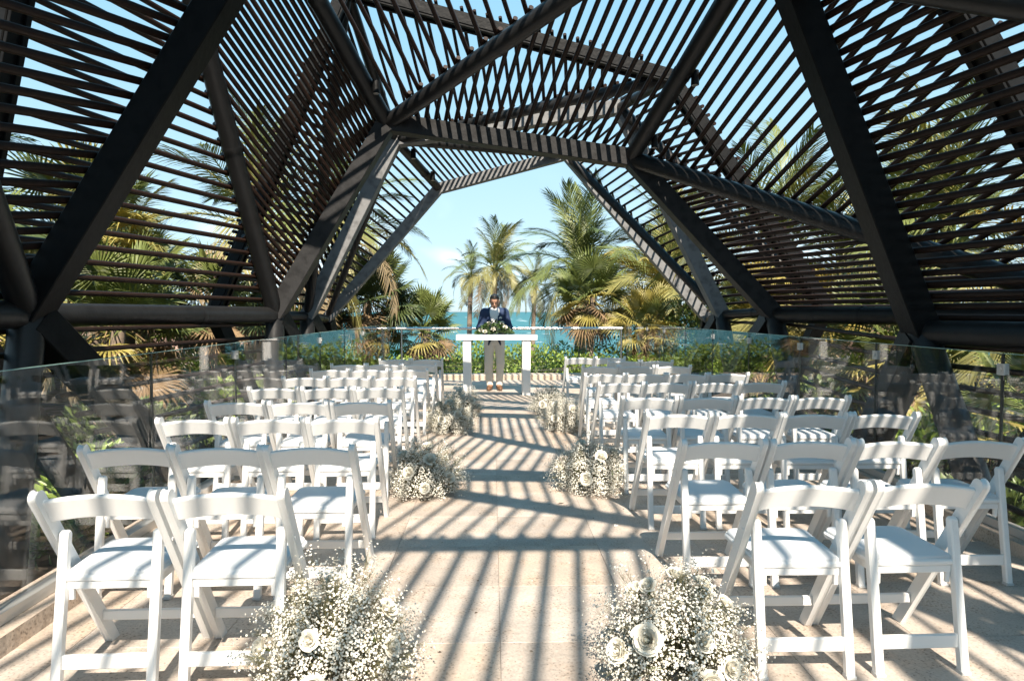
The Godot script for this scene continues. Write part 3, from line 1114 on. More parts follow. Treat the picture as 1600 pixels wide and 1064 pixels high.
func leaf_mass(spots: Array, seed_: int, leaf: float, lift := 0.6) -> ArrayMesh: # spots: [centre, radii, how many leaves]
	var g := RandomNumberGenerator.new()
	g.seed = seed_
	var mb := MB.new()
	for s in spots:
		var ce: Vector3 = s[0]
		var rr: Vector3 = s[1]
		for k in int(s[2]):
			var a := g.randf() * TAU
			var y := g.randf_range(-0.5, 1.0)
			var e := sqrt(maxf(0.0, 1.0 - y * y)) * pow(g.randf(), 0.3)
			var p := ce + Vector3(cos(a) * e * rr.x, y * rr.y * g.randf_range(0.75, 1.05), sin(a) * e * rr.z)
			var d := (Vector3(cos(a), lift + y * 0.6, sin(a)) + Vector3(g.randf_range(-0.7, 0.7), g.randf_range(-0.5, 0.7), g.randf_range(-0.7, 0.7))).normalized()
			var l := leaf * g.randf_range(0.7, 1.25)
			var w := d.cross(Vector3(g.randf_range(-1, 1), 1.2, g.randf_range(-1, 1))).normalized() * l * 0.27
			var up := w.cross(d).normalized() * l * 0.07
			var t := g.randf_range(0.6, 1.3)
			mb.col = Color(t, t, t) if g.randf() < 0.93 else Color(t * 2.2, t * 1.5, t)
			mb.tri(p, p + d * l * 0.45 + w + up, p + d * l)
			mb.tri(p, p + d * l, p + d * l * 0.45 - w + up)
	return mb.mesh()


func bush(label: String, at: Vector3, r: float, h: float, n: int, seed_: int, m := "bush", leaf := 0.13) -> void:
	var g := RandomNumberGenerator.new()
	g.seed = seed_
	var o := thing("shrub", label, "shrub", at, 0.0, "shrubs in the garden beside the deck")
	var spots := []
	for k in 6:
		var a := g.randf() * TAU
		spots.append([Vector3(cos(a) * r * 0.5, h * g.randf_range(0.25, 0.6), sin(a) * r * 0.5), Vector3(r * 0.6, h * 0.45, r * 0.6), n / 6])
	part("foliage", leaf_mass(spots, seed_, leaf), M[m], o).set_meta("kind", "stuff")
	var st := MB.new()
	for k in 7:
		var a := TAU * k / 7.0
		st.tube([Vector3(0, -0.1, 0), Vector3(cos(a) * r * 0.3, h * 0.4, sin(a) * r * 0.3), Vector3(cos(a) * r * 0.6, h * 0.75, sin(a) * r * 0.6)], [0.014, 0.010, 0.005], 5, false)
	part("stem", st.mesh(), M.bark, o)


# ------------------------------------------------------------------ the setting
func ground_h(x: float, z: float) -> float:
	var d := -z
	var h := -0.36 - 0.5 * smoothstep(12.0, 24.0, d) - 1.9 * smoothstep(22.0, 62.0, d) - 2.5 * smoothstep(62.0, 95.0, d)
	h += 0.05 * sin(x * 0.7 + 1.0) * cos(z * 0.6) * smoothstep(3.2, 6.0, absf(x - 0.4))
	return h


func build_setting() -> void:
	# terrain
	var mb := MB.new()
	var nx := 80
	var nz := 80
	for j in nz + 1:
		for i in nx + 1:
			var x := (i - nx / 2.0) / (nx / 2.0)
			x = signf(x) * pow(absf(x), 1.8) * 420.0
			var z := 60.0 - 190.0 * j / nz
			mb.vert(Vector3(x, ground_h(x, z), z), Vector3.UP)
	for j in nz:
		for i in nx:
			var p := j * (nx + 1) + i
			mb.ix.append_array(PackedInt32Array([p, p + 1, p + nx + 1, p + 1, p + nx + 2, p + nx + 1]))
	var gm := mat(Color(0.36, 0.28, 0.20), 0.95)
	gm.albedo_texture = ramp_tex(0.02, 51, [[0.0, Color(0.10, 0.13, 0.035)], [0.38, Color(0.13, 0.16, 0.045)], [0.46, Color(0.26, 0.22, 0.13)], [0.56, Color(0.42, 0.35, 0.26)], [1.0, Color(0.50, 0.43, 0.34)]], 1024)
	gm.albedo_color = Color(1, 1, 1)
	triplanar(gm, 0.11)
	struct("ground", mb.mesh(), gm)
	# sea
	var sea := MB.new()
	var zs := [58.0, 95.0, 150.0, 260.0, 600.0, 9000.0]
	var deep := [Color(2.6, 1.75, 1.6), Color(2.1, 1.55, 1.45), Color(1.5, 1.28, 1.22), Color(1.1, 1.08, 1.05), Color(0.9, 0.95, 0.98), Color(0.8, 0.85, 0.95)] # sand shows through the shallows
	for k in 6:
		for x in [-6000.0, 6000.0]:
			sea.col = deep[k]
			sea.vert(Vector3(x, -2.62, -zs[k]), Vector3.UP)
	for k in 5:
		var p := k * 2
		sea.ix.append_array(PackedInt32Array([p, p + 2, p + 1, p + 1, p + 2, p + 3]))
	var sm := mat(Color(0.012, 0.22, 0.235), 0.55, 0.0, 0.3)
	sm.albedo_texture = ramp_tex(0.010, 61, [[0.0, Color(0.030, 0.115, 0.145)], [0.4, Color(0.045, 0.155, 0.18)], [0.6, Color(0.055, 0.18, 0.195)], [1.0, Color(0.075, 0.22, 0.225)]], 1024)
	sm.albedo_color = Color(1, 1, 1)
	sm.vertex_color_use_as_albedo = true
	sm.normal_enabled = true
	sm.normal_texture = bump_tex(0.03, 62, 512, 6.0)
	sm.normal_scale = 0.5
	triplanar(sm, 0.035)
	struct("sea", sea.mesh(), sm)
	var foam := MB.new()
	var g := RandomNumberGenerator.new()
	g.seed = 9
	for k in 420:
		var d := 75.0 * pow(9.0, g.randf())
		var x := g.randf_range(-0.9, 0.9) * d
		var s := g.randf_range(0.12, 0.42) * (0.6 + d / 260.0)
		var ring := []
		for q in 7:
			var a := TAU * q / 7.0
			ring.append(Vector3(x + cos(a) * s * g.randf_range(1.5, 3.5), -2.60 + 0.10 * s * maxf(0, sin(a)), -d - sin(a) * s * 0.5))
		foam.poly(ring)
	struct("sea_foam", foam.mesh(), mat(Color(0.75, 0.78, 0.78), 0.8), "stuff")
	# deck: a slab that carries stone tiles, kerbs round it
	var slab := MB.new()
	slab.box(Vector3(0.5, -0.26, -6.55), Vector3(5.55, 0.50, 16.0), 0.01)
	struct("deck_slab", slab.mesh(), M.mortar)
	var floor_ := Node3D.new()
	floor_.name = "floor"
	add_child(floor_)
	floor_.set_meta("kind", "structure")
	var tl := MB.new()
	tl.box(Vector3.ZERO, Vector3(0.598, 0.018, 0.598), 0.0018)
	var tm := [tl.mesh(M.stone0), tl.mesh(M.stone1), tl.mesh(M.stone2)]
	for j in 26:
		for i in 9:
			var x := -1.77 + 0.6 * (i - 0.5) + 0.0
			var z := 1.05 - 0.6 * j
			if x < -2.3 or x > 3.25:
				continue
			part("tile", tm[(i * 7 + j * 5 + (i * j) % 4) % 3], null, floor_, Transform3D(Basis(Vector3(1, 0, 0), rng.randf_range(-0.0006, 0.0006)), Vector3(x, -0.0065 + rng.randf_range(-0.0008, 0.0008), z)))
	for q in [[Vector3(-2.13, 0.03, -6.5), Vector3(0.26, 0.115, 16.1), "kerb_left"], [Vector3(3.13, 0.03, -6.5), Vector3(0.26, 0.115, 16.1), "kerb_right"]]:
		var k := MB.new()
		k.box(q[0], q[1], 0.008)
		struct("kerb", k.mesh(), M.kerb)
	var kb := MB.new()
	kb.box(Vector3(0.5, 0.02, -14.27), Vector3(4.99, 0.18, 0.42), 0.012)
	struct("kerb", kb.mesh(), M.kerb)
	# florets and dry bits fallen on the stone
	var bits := MB.new()
	for k in 900:
		var x := g.randfn(0.1, 0.75) if k % 3 else (g.randfn(-0.6, 0.3) if k % 2 else g.randfn(0.75, 0.3))
		var z := -1.6 - g.randf() * 11.0
		var r := g.randf_range(0.002, 0.0055)
		bits.col = Color(0.75, 0.73, 0.66) if g.randf() < 0.6 else Color(0.10, 0.065, 0.035) * g.randf_range(0.4, 1.6)
		if k % 60 == 0: r *= 3.0
		var a := g.randf() * TAU
		var u := Vector3(cos(a), 0, sin(a)) * r * 1.7
		var w := Vector3(-sin(a), 0, cos(a)) * r
		var p := Vector3(x, 0.0045, z)
		bits.quad(p - u, p + w + Vector3(0, r * 0.5, 0), p + u, p - w)
	var bm := mat(Color(1, 1, 1), 0.8)
	bm.vertex_color_use_as_albedo = true
	struct("fallen_petals", bits.mesh(), bm, "stuff")
	# lawn patches beside the deck
	var lawn := MB.new()
	for s in [-1.0, 1.0]:
		for j in 14:
			var z0 := -1.0 - j * 1.2
			var x0: float = 0.4 + s * (3.3 + 0.3 * sin(j * 1.3))
			var x1: float = 0.4 + s * (6.2 + 0.8 * sin(j * 0.9 + s))
			var a := Vector3(minf(x0, x1), -0.275, z0)
			var b := Vector3(maxf(x0, x1), -0.275, z0)
			if (j + int(s)) % 4 != 0:
				for t in 420:
					var p := Vector3(g.randf_range(a.x, b.x), -0.33, z0 - g.randf() * 1.2)
					var w := Vector3(g.randf_range(-1, 1), 0, g.randf_range(-1, 1)).normalized() * 0.012
					var tone := g.randf_range(0.7, 1.4)
					lawn.col = Color(tone, tone, tone)
					lawn.tri(p - w, p + w, p + Vector3(g.randf_range(-0.04, 0.04), g.randf_range(0.05, 0.11), g.randf_range(-0.04, 0.04)))
	struct("lawn_grass", lawn.mesh(), leafy(Color(0.12, 0.17, 0.035)), "stuff")
	# sea side hedge
	var spots := []
	for k in 46:
		var x := -7.0 + k * 0.34 + g.randf_range(-0.1, 0.1)
		for r in 3:
			var z := -15.6 - r * 1.0 + g.randf_range(-0.3, 0.3)
			var top := 0.44 + 0.10 * r + 0.07 * sin(x * 1.7 + r) + g.randf_range(-0.05, 0.06)
			spots.append([Vector3(x, (top - 0.9) / 2.0 + 0.05, z), Vector3(0.42, (top + 0.75) / 2.0, 0.5), 210])
	var hd := struct("hedge_leaves", leaf_mass(spots, 71, 0.095), M.hedge, "stuff")
	hd.set_meta("label", "low bright green leafy hedge behind the sea end of the deck")
	hd.set_meta("category", "hedge")
	# pool terrace to the left, behind the palms
	var pw := MB.new()
	pw.box(Vector3(-25, -0.25, -41), Vector3(21, 1.9, 0.6), 0.03)
	tag(part("terrace_wall", pw.mesh(), mat(Color(0.50, 0.33, 0.27), 0.9), self), "long low pink stone terrace wall beyond the palms on the left", "wall")
	var pd := MB.new()
	pd.box(Vector3(-24, -1.05, -36), Vector3(24, 0.3, 9.4), 0.03)
	struct("pool_deck", pd.mesh(), mat(Color(0.46, 0.36, 0.29), 0.9))
	var pool := MB.new()
	pool.quad(Vector3(-35, -0.89, -32.6), Vector3(-13, -0.89, -32.6), Vector3(-13, -0.89, -38.6), Vector3(-35, -0.89, -38.6))
	struct("pool_water", pool.mesh(), mat(Color(0.05, 0.36, 0.38), 0.12))


func build_plants() -> void:
	make_leaves()
	var G := func(x, z): return Vector3(x, ground_h(x, z), z)
	var green := ["frond_olive", "frond_olive", "frond_green", "frond_dark", "frond_green"]
	var olive := ["frond_dry", "frond_olive", "frond_olive", "frond_green", "frond_green", "frond_olive", "frond_green"]
	var gold := ["frond_dry", "frond_gold", "frond_olive", "frond_gold", "frond_green", "frond_olive"]
	var dark := ["frond_olive", "frond_green", "frond_dark", "frond_dark", "frond_green"]
	var fgreen := ["fan_dry", "fan_gold", "fan_green", "fan_green", "fan_green"]
	var fdark := ["fan_dry", "fan_dark", "fan_dark", "fan_green"]
	var fgold := ["fan_dry", "fan_gold", "fan_gold", "fan_green", "fan_gold"]
	# seaward, seen through the far arch: [x in metres, distance, crown height above the deck]
	var sea_palm := func(lab: String, x: float, z: float, crown: float, size: float, n: int, wind: Vector2, mats: Array, seed_: int, r: float, low: float):
		var p: Vector3 = G.call(x, z)
		coconut(lab, p, crown - p.y, size, n, wind, mats, seed_, Vector3(0.1, 0, 0), r, low)
	sea_palm.call("slim coconut palm with drooping olive fronds left of the officiant, against the sea", -1.05, -30.0, 2.95, 0.55, 22, Vector2(-0.35, 0), olive, 1, 0.10, -0.9)
	sea_palm.call("windblown coconut palm straight behind the officiant's head", 0.0, -27.5, 3.05, 0.78, 40, Vector2(0.45, 0.1), olive, 2, 0.11, -0.95)
	sea_palm.call("small coconut palm with rust coloured lower fronds right of the officiant", 1.75, -30.0, 2.45, 0.60, 22, Vector2(-0.1, 0), olive, 3, 0.09, -1.1)
	sea_palm.call("tall coconut palm with upright dark fronds right of the altar, seen in the far arch", 2.75, -21.5, 2.55, 1.12, 38, Vector2(-0.1, 0), dark, 4, 0.16, -0.5)
	sea_palm.call("low coconut palm with arching yellow fronds at the right foot of the far arch", 4.45, -17.5, 1.55, 1.0, 30, Vector2(-0.55, 0.2), gold, 5, 0.15, -0.5)
	sea_palm.call("coconut palm with yellow lower fronds behind the right side of the far arch", 5.3, -20.0, 2.5, 1.05, 32, Vector2(-0.3, 0), gold, 6, 0.15, -0.8)
	sea_palm.call("coconut palm reaching its fronds past the far arch's left side over the sea", -3.7, -16.0, 3.0, 1.0, 28, Vector2(0.5, 0), olive, 7, 0.14, -0.6)
	fan_palm("round fan palm with yellowing skirt behind the handrail, right of the altar table", G.call(2.4, -16.9), 2.3, 1.05, 60, fgreen, 11)
	fan_palm("low fan palm with gold leaves behind the handrail near the right glass", G.call(3.75, -16.0), 1.55, 0.95, 44, fgold, 12)
	fan_palm("dark fan palm with shaggy brown leaves behind the left end of the handrail", G.call(-2.85, -15.9), 2.2, 1.1, 60, fdark, 13)
	fan_palm("bushy green fan palm behind the handrail, left of the altar table", G.call(-1.72, -16.8), 1.5, 0.95, 52, fgreen, 14)
	# left garden
	fan_palm("fan palm behind the left rods, nearest the pool terrace", G.call(-6.6, -12.5), 2.4, 1.15, 44, fgreen, 21)
	fan_palm("yellowish fan palm with a tall new spear behind the left rods", G.call(-6.0, -10.4), 3.0, 1.05, 42, fgold, 22, -1.0)
	fan_palm("green fan palm low behind the left rods, by the wide left beam", G.call(-5.1, -9.3), 1.6, 1.05, 38, fgreen, 23)
	fan_palm("fan palm low in the left garden, near the middle arch", G.call(-5.0, -12.6), 1.9, 1.0, 40, fdark, 24)
	fan_palm("fan palm in the left garden close to the near left beam", G.call(-5.6, -7.0), 1.9, 1.0, 38, fgreen, 25)
	coconut("coconut palm high on the far left, cut by the picture edge", G.call(-6.9, -7.6), 2.8, 0.95, 22, Vector2(0.3, 0), dark, 31)
	coconut("coconut palm with dry golden fronds behind the left rods", G.call(-7.6, -14.0), 2.0, 1.0, 24, Vector2(0.3, 0), olive, 32)
	coconut("coconut palm behind the left side of the middle arch", G.call(-4.6, -13.6), 3.3, 1.05, 24, Vector2(0.35, 0), olive, 33)
	coconut("coconut palm in the left garden beyond the fan palms", G.call(-9.5, -17.0), 1.9, 1.1, 22, Vector2(0.3, 0), olive, 34)
	# right garden
	coconut("big coconut palm with dense fronds behind the upper right rods", G.call(7.2, -10.6), 2.7, 1.1, 30, Vector2(-0.3, 0), olive, 41)
	coconut("coconut palm with dry golden fronds at the far right behind the rods", G.call(7.6, -8.2), 1.5, 1.05, 26, Vector2(-0.2, 0), gold, 42)
	coconut("coconut palm behind the right side of the middle arch", G.call(5.6, -13.2), 2.8, 1.05, 26, Vector2(-0.2, 0), olive, 43)
	coconut("low coconut palm with golden fronds in the right garden", G.call(6.0, -11.4), 1.5, 1.05, 24, Vector2(-0.3, 0), gold, 44)
	coconut("coconut palm far behind the right rods", G.call(9.5, -15.5), 2.8, 1.2, 24, Vector2(-0.3, 0), green, 45)
	fan_palm("fan palm in the right garden behind the wide right beam", G.call(5.5, -9.0), 1.2, 1.05, 36, fgreen, 46)
	fan_palm("fan palm low in the right garden near the middle arch's foot", G.call(4.9, -12.2), 1.4, 1.0, 36, fgold, 47)
	fan_palm("fan palm low at the far right, close to the glass", G.call(5.2, -6.2), 0.7, 0.85, 30, fgreen, 48)
	# shrubs
	var n := 0
	for q in [[-3.6, -6.3, 0.55, 0.55, "low shrub beyond the left glass, nearest the camera"], [-4.3, -8.2, 0.7, 0.7, "leafy shrub beyond the left glass, behind the second row"], [-3.9, -11.0, 0.7, 0.8, "leafy shrub beyond the left glass, near the middle arch"], [-3.2, -13.4, 0.6, 0.8, "leafy shrub by the left end of the sea hedge"],
		[4.4, -7.4, 0.6, 0.6, "leafy shrub beyond the right glass, by the wide beam's foot"], [4.5, -9.6, 0.7, 0.8, "leafy shrub beyond the right glass, behind the middle arch's pipe leg"], [4.2, -11.8, 0.7, 0.9, "leafy shrub beyond the right glass, near the far arch"], [3.9, -13.9, 0.6, 0.8, "leafy shrub by the right end of the sea hedge"], [5.6, -7.7, 0.8, 0.8, "broad shrub further out in the right garden"],
		[5.0, -15.6, 1.1, 2.6, "tall dense shrub right of the hedge's end"], [6.6, -15.2, 1.2, 2.8, "tall dense shrub in the right garden beyond the deck's far corner"], [8.2, -14.2, 1.3, 2.6, "broad dense shrub far out in the right garden"], [-4.6, -15.6, 1.1, 2.5, "tall dense shrub left of the hedge's end"], [-6.2, -15.8, 1.2, 2.7, "tall dense shrub in the left garden beyond the deck's far corner"],
		[-3.3, -5.2, 0.35, 0.22, "small shrub just outside the left glass beside the first chairs"], [4.0, -5.3, 0.45, 0.4, "small shrub just outside the right glass"]]:
		bush(q[4], G.call(q[0], q[1]) , q[2], q[3], 1500 if q[3] < 1.5 else 5200, 200 + n, "bush" if n % 2 else "hedge", 0.11)
		n += 1


# ------------------------------------------------------------------ the officiant
func sdf_mesh(mb: MB, bones: Array, cell: float, k: float, carve = null) -> void: # bones: [a, b, ra, rb]; tapered capsules joined smoothly, meshed as surface nets
	var lo := Vector3(1e9, 1e9, 1e9)
	var hi := -lo
	for b in bones:
		for e in [[b[0], b[2]], [b[1], b[3]]]:
			var r: Vector3 = Vector3.ONE * (e[1] + cell * 2.0 + k * 0.3)
			lo = lo.min(e[0] - r)
			hi = hi.max(e[0] + r)
	var nx := int((hi.x - lo.x) / cell) + 2
	var ny := int((hi.y - lo.y) / cell) + 2
	var nz := int((hi.z - lo.z) / cell) + 2
	var f := PackedFloat32Array()
	f.resize(nx * ny * nz)
	f.fill(9.0)
	for b in bones:
		var a: Vector3 = b[0]
		var c: Vector3 = b[1]
		var ra: float = b[2]
		var rb: float = b[3]
		var m := maxf(ra, rb) + cell * 2.0 + k
		var l0 := ((a.min(c) - Vector3.ONE * m) - lo) / cell
		var l1 := ((a.max(c) + Vector3.ONE * m) - lo) / cell
		var ax := c - a
		var sc: Vector3 = b[4] if b.size() > 4 else Vector3.ONE # flattening of the cross-section
		var ll := maxf(1e-6, (ax * sc).length_squared())
		for y in range(maxi(0, int(l0.y)), mini(ny - 1, int(l1.y)) + 1):
			for z in range(maxi(0, int(l0.z)), mini(nz - 1, int(l1.z)) + 1):
				var row := (y * nz + z) * nx
				for x in range(maxi(0, int(l0.x)), mini(nx - 1, int(l1.x)) + 1):
					var p := lo + Vector3(x, y, z) * cell
					var w := (p - a) * sc
					var t := clampf(w.dot(ax * sc) / ll, 0.0, 1.0)
					var d := (w - ax * sc * t).length() - lerpf(ra, rb, t)
					var o := f[row + x]
					var h := maxf(k - absf(d - o), 0.0) / k
					f[row + x] = minf(d, o) - h * h * k * 0.25
	if carve != null:
		for y in ny:
			for z in nz:
				for x in nx:
					var i := (y * nz + z) * nx + x
					if f[i] < cell * 3.0:
						f[i] = maxf(f[i], carve.call(lo + Vector3(x, y, z) * cell))
	var id := {}
	var base := mb.v.size()
	for y in ny - 1:
		for z in nz - 1:
			for x in nx - 1:
				var i := (y * nz + z) * nx + x
				var vals := [f[i], f[i + 1], f[i + nx], f[i + nx + 1], f[i + nx * nz], f[i + nx * nz + 1], f[i + nx * nz + nx], f[i + nx * nz + nx + 1]]
				var neg := 0
				for q in vals:
					if q < 0.0: neg += 1
				if neg == 0 or neg == 8:
					continue
				var sum := Vector3.ZERO
				var cnt := 0
				for e in [[0, 1], [2, 3], [4, 5], [6, 7], [0, 2], [1, 3], [4, 6], [5, 7], [0, 4], [1, 5], [2, 6], [3, 7]]:
					var va: float = vals[e[0]]
					var vb: float = vals[e[1]]
					if (va < 0.0) != (vb < 0.0):
						var t := va / (va - vb)
						var pa := Vector3(e[0] & 1, e[0] >> 2, (e[0] >> 1) & 1)
						var pb := Vector3(e[1] & 1, e[1] >> 2, (e[1] >> 1) & 1)
						sum += pa.lerp(pb, t)
						cnt += 1
				var gx: float = vals[1] + vals[3] + vals[5] + vals[7] - vals[0] - vals[2] - vals[4] - vals[6]
				var gz: float = vals[2] + vals[3] + vals[6] + vals[7] - vals[0] - vals[1] - vals[4] - vals[5]
				var gy: float = vals[4] + vals[5] + vals[6] + vals[7] - vals[0] - vals[1] - vals[2] - vals[3]
				id[i] = mb.vert(lo + (Vector3(x, y, z) + sum / cnt) * cell, Vector3(gx, gy, gz).normalized())
	var sx := 1
	var sz := nx
	var sy := nx * nz
	for i in id:
		for e in [[sx, sy, sz], [sy, sz, sx], [sz, sx, sy]]:
			var j: int = i + e[0]
			if j >= f.size() or (f[i] < 0.0) == (f[j] < 0.0):
				continue
			var a: int = i
			var b: int = i - e[1]
			var c: int = i - e[1] - e[2]
			var d: int = i - e[2]
			if not (id.has(b) and id.has(c) and id.has(d)):
				continue
			var q := [id[a], id[b], id[c], id[d]]
			if f[i] >= 0.0:
				mb.ix.append_array(PackedInt32Array([q[0], q[1], q[2], q[0], q[2], q[3]]))
			else:
				mb.ix.append_array(PackedInt32Array([q[0], q[2], q[1], q[0], q[3], q[2]]))


func hand_bones(w: Vector3, dir: Vector3, palm_n: Vector3, thumb_side: float) -> Array: # palm, four unequal fingers bent over, a thumb from the side
	var side := dir.cross(palm_n).normalized() * thumb_side
	var out := [[w, w + dir * 0.07, 0.024, 0.028]]
	for s in [-1.0, 1.0]:
		out.append([w + side * s * 0.018 + dir * 0.02, w + side * s * 0.026 + dir * 0.075, 0.014, 0.013])
	var lens := [0.072, 0.080, 0.075, 0.060]
	for k in 4:
		var root := w + dir * 0.08 + side * (0.027 - 0.018 * k)
		var L: float = lens[k]
		var p1 := root + (dir + palm_n * 0.25).normalized() * L * 0.45
		var p2 := p1 + (dir + palm_n * 0.8).normalized() * L * 0.33
		var p3 := p2 + (dir * 0.6 + palm_n).normalized() * L * 0.28
		out.append([root - dir * 0.015, p1, 0.0095, 0.0085])
		out.append([p1, p2, 0.0085, 0.008])
		out.append([p2, p3, 0.008, 0.007])
	var tr := w + dir * 0.025 + side * 0.026
	var t1 := tr + (dir * 0.8 + side * 0.75 + palm_n * 0.3).normalized() * 0.040
	out.append([tr, t1, 0.012, 0.010])
	out.append([t1, t1 + (dir + side * 0.15 + palm_n * 0.35).normalized() * 0.032, 0.010, 0.008])
	return out


func build_person() -> void:
	var o := thing("person", "man in navy blazer, white shirt and beige trousers standing behind the altar table, looking down", "person", Vector3(0.03, 0.004, -12.22))
	var V := func(x, y, z): return Vector3(x, y, z)
	var skin := mat(Color(0.36, 0.20, 0.135), 0.5)
	var sh := [V.call(-0.185, 1.385, -0.02), V.call(0.185, 1.385, -0.02)]
	var el := [V.call(-0.262, 1.115, 0.0), V.call(0.262, 1.115, 0.0)]
	var wr := [V.call(-0.205, 1.065, 0.235), V.call(0.205, 1.065, 0.235)]
	var hp := [V.call(-0.088, 0.90, 0), V.call(0.088, 0.90, 0)]
	var kn := [V.call(-0.092, 0.49, 0.015), V.call(0.092, 0.49, 0.015)]
	var an := [V.call(-0.078, 0.09, -0.015), V.call(0.078, 0.09, -0.015)]
	var body := MB.new()
	var head := V.call(0, 1.585, 0.045)
	var flat := Vector3(1, 1, 1.35)
	var bones := [[V.call(0, 0.93, 0), V.call(0, 1.10, 0), 0.135, 0.13, flat], [V.call(0, 1.12, 0), V.call(0, 1.32, -0.005), 0.135, 0.15, flat], [sh[0] + Vector3(0.05, 0.0, 0), sh[1] - Vector3(0.05, 0.0, 0), 0.07, 0.07],
		[V.call(0, 1.38, -0.01), V.call(0, 1.50, 0.02), 0.062, 0.056]]
	for s in 2:
		bones.append_array([[sh[s], el[s], 0.054, 0.043], [el[s], wr[s], 0.042, 0.029], [hp[s], kn[s], 0.085, 0.058], [kn[s], an[s], 0.056, 0.038], [an[s], an[s] + Vector3(0.012 * (s * 2 - 1), -0.05, 0.13), 0.04, 0.03]])
	sdf_mesh(body, bones, 0.014, 0.05)
	# head: skull, jaw, brow, nose, lips, ears; bent forward over the table
	var tilt := Basis(Vector3.RIGHT, 0.46)
	var H := func(x, y, z): return head + tilt * Vector3(x, y, z)
	var hb := [[H.call(0, 0.03, -0.020), H.call(0, 0.035, 0.018), 0.083, 0.079, Vector3(1.06, 1, 1)], [H.call(0, -0.035, 0.030), H.call(0, -0.085, 0.052), 0.060, 0.034], [H.call(-0.035, -0.03, 0.035), H.call(-0.022, -0.085, 0.045), 0.036, 0.026], [H.call(0.035, -0.03, 0.035), H.call(0.022, -0.085, 0.045), 0.036, 0.026],
		[H.call(0, -0.05, -0.02), H.call(0, -0.15, -0.035), 0.056, 0.056]]
	sdf_mesh(body, hb, 0.006, 0.022)
	var fb := [[H.call(0, 0.012, 0.092), H.call(0, -0.022, 0.110), 0.009, 0.014], [H.call(-0.012, -0.024, 0.100), H.call(0.012, -0.024, 0.100), 0.009, 0.009], [H.call(-0.038, 0.024, 0.084), H.call(-0.014, 0.026, 0.093), 0.008, 0.008], [H.call(0.038, 0.024, 0.084), H.call(0.014, 0.026, 0.093), 0.008, 0.008],
		[H.call(-0.018, -0.052, 0.092), H.call(0.018, -0.052, 0.092), 0.006, 0.006], [H.call(-0.016, -0.061, 0.091), H.call(0.016, -0.061, 0.091), 0.007, 0.007], [H.call(0, -0.09, 0.080), H.call(0, -0.088, 0.078), 0.016, 0.016]]
	for s in [-1.0, 1.0]:
		fb.append([H.call(s * 0.079, 0.018, -0.008), H.call(s * 0.077, -0.018, 0.0), 0.013, 0.009])
	sdf_mesh(body, fb, 0.004, 0.010)
	for s in 2:
		var dir := (Vector3(-0.25 * (s * 2 - 1), -0.22, 1.0)).normalized()
		var pn := Vector3(0, -1, -0.2)
		pn = (pn - dir * pn.dot(dir)).normalized()
		sdf_mesh(body, hand_bones(wr[s] + dir * 0.015, dir, pn, 1.0 if s == 0 else 1.0), 0.005, 0.010)
	part("body", body.mesh(), skin, o)
	# clothes
	var jk := MB.new()
	var jb := [[V.call(0, 0.83, 0), V.call(0, 1.08, 0), 0.172, 0.157, flat], [V.call(0, 1.10, 0), V.call(0, 1.33, -0.005), 0.158, 0.168, flat], [sh[0] + Vector3(0.03, 0.005, 0), sh[1] + Vector3(-0.03, 0.005, 0), 0.082, 0.082], [V.call(0, 1.39, -0.03), V.call(0, 1.44, -0.03), 0.085, 0.075]]
	for s in 2:
		jb.append_array([[sh[s], el[s], 0.075, 0.060], [el[s], wr[s] - (wr[s] - el[s]).normalized() * 0.02, 0.060, 0.046]])
	var cut := func(p: Vector3) -> float:
		var c := 0.80 - p.y # level hem
		if p.z > -0.06:
			var w := lerpf(0.018, 0.085, clampf((p.y - 0.98) / 0.42, 0.0, 1.0)) if p.y > 0.98 else lerpf(0.11, 0.018, clampf((p.y - 0.78) / 0.20, 0.0, 1.0))
			c = maxf(c, minf(w - absf(p.x), p.z - 0.02))
		return c
	sdf_mesh(jk, jb, 0.011, 0.045, cut)
	var navy := mat(Color(0.012, 0.030, 0.085), 0.75)
	navy.rim_enabled = true
	navy.rim = 0.25
	navy.normal_enabled = true
	navy.normal_texture = bump_tex(0.012, 91, 256, 6.0)
	navy.normal_scale = 0.5
	triplanar(navy, 2.0, false)
	part("blazer", jk.mesh(), navy, o)
	var lap := MB.new()
	for s in [-1.0, 1.0]:
		var a := [Vector3(s * 0.020, 0.99, 0.142), Vector3(s * 0.075, 1.20, 0.140), Vector3(s * 0.130, 1.30, 0.118), Vector3(s * 0.105, 1.315, 0.122), Vector3(s * 0.098, 1.40, 0.075), Vector3(s * 0.068, 1.40, 0.085), Vector3(s * 0.045, 1.20, 0.140)]
		if s > 0: a.reverse()
		for k in range(1, a.size() - 1):
			lap.tri(a[0], a[k + 1], a[k])
			lap.tri(a[0] - Vector3(0, 0, 0.006), a[k] - Vector3(0, 0, 0.006), a[k + 1] - Vector3(0, 0, 0.006))
	part("lapels", lap.mesh(), navy, o)
	var shirt := MB.new()
	sdf_mesh(shirt, [[V.call(0, 0.95, 0), V.call(0, 1.12, 0.0), 0.144, 0.14, flat], [V.call(0, 1.12, 0), V.call(0, 1.33, 0), 0.144, 0.152, flat], [V.call(0, 1.36, -0.005), V.call(0, 1.455, 0.012), 0.075, 0.066]], 0.012, 0.04)
	part("shirt", shirt.mesh(), mat(Color(0.78, 0.78, 0.78), 0.8), o)
	var tr := MB.new()
	var tb := [[V.call(0, 0.92, 0), V.call(0, 1.00, 0), 0.146, 0.142, flat]]
	for s in 2:
		tb.append_array([[hp[s], kn[s] + Vector3(0.012 * (s * 2 - 1), 0, 0), 0.098, 0.074], [kn[s] + Vector3(0.012 * (s * 2 - 1), 0, 0), an[s] + Vector3(0.006 * (s * 2 - 1), 0.0, 0), 0.074, 0.060]])
	sdf_mesh(tr, tb, 0.013, 0.03, func(p: Vector3) -> float: return 0.075 - p.y)
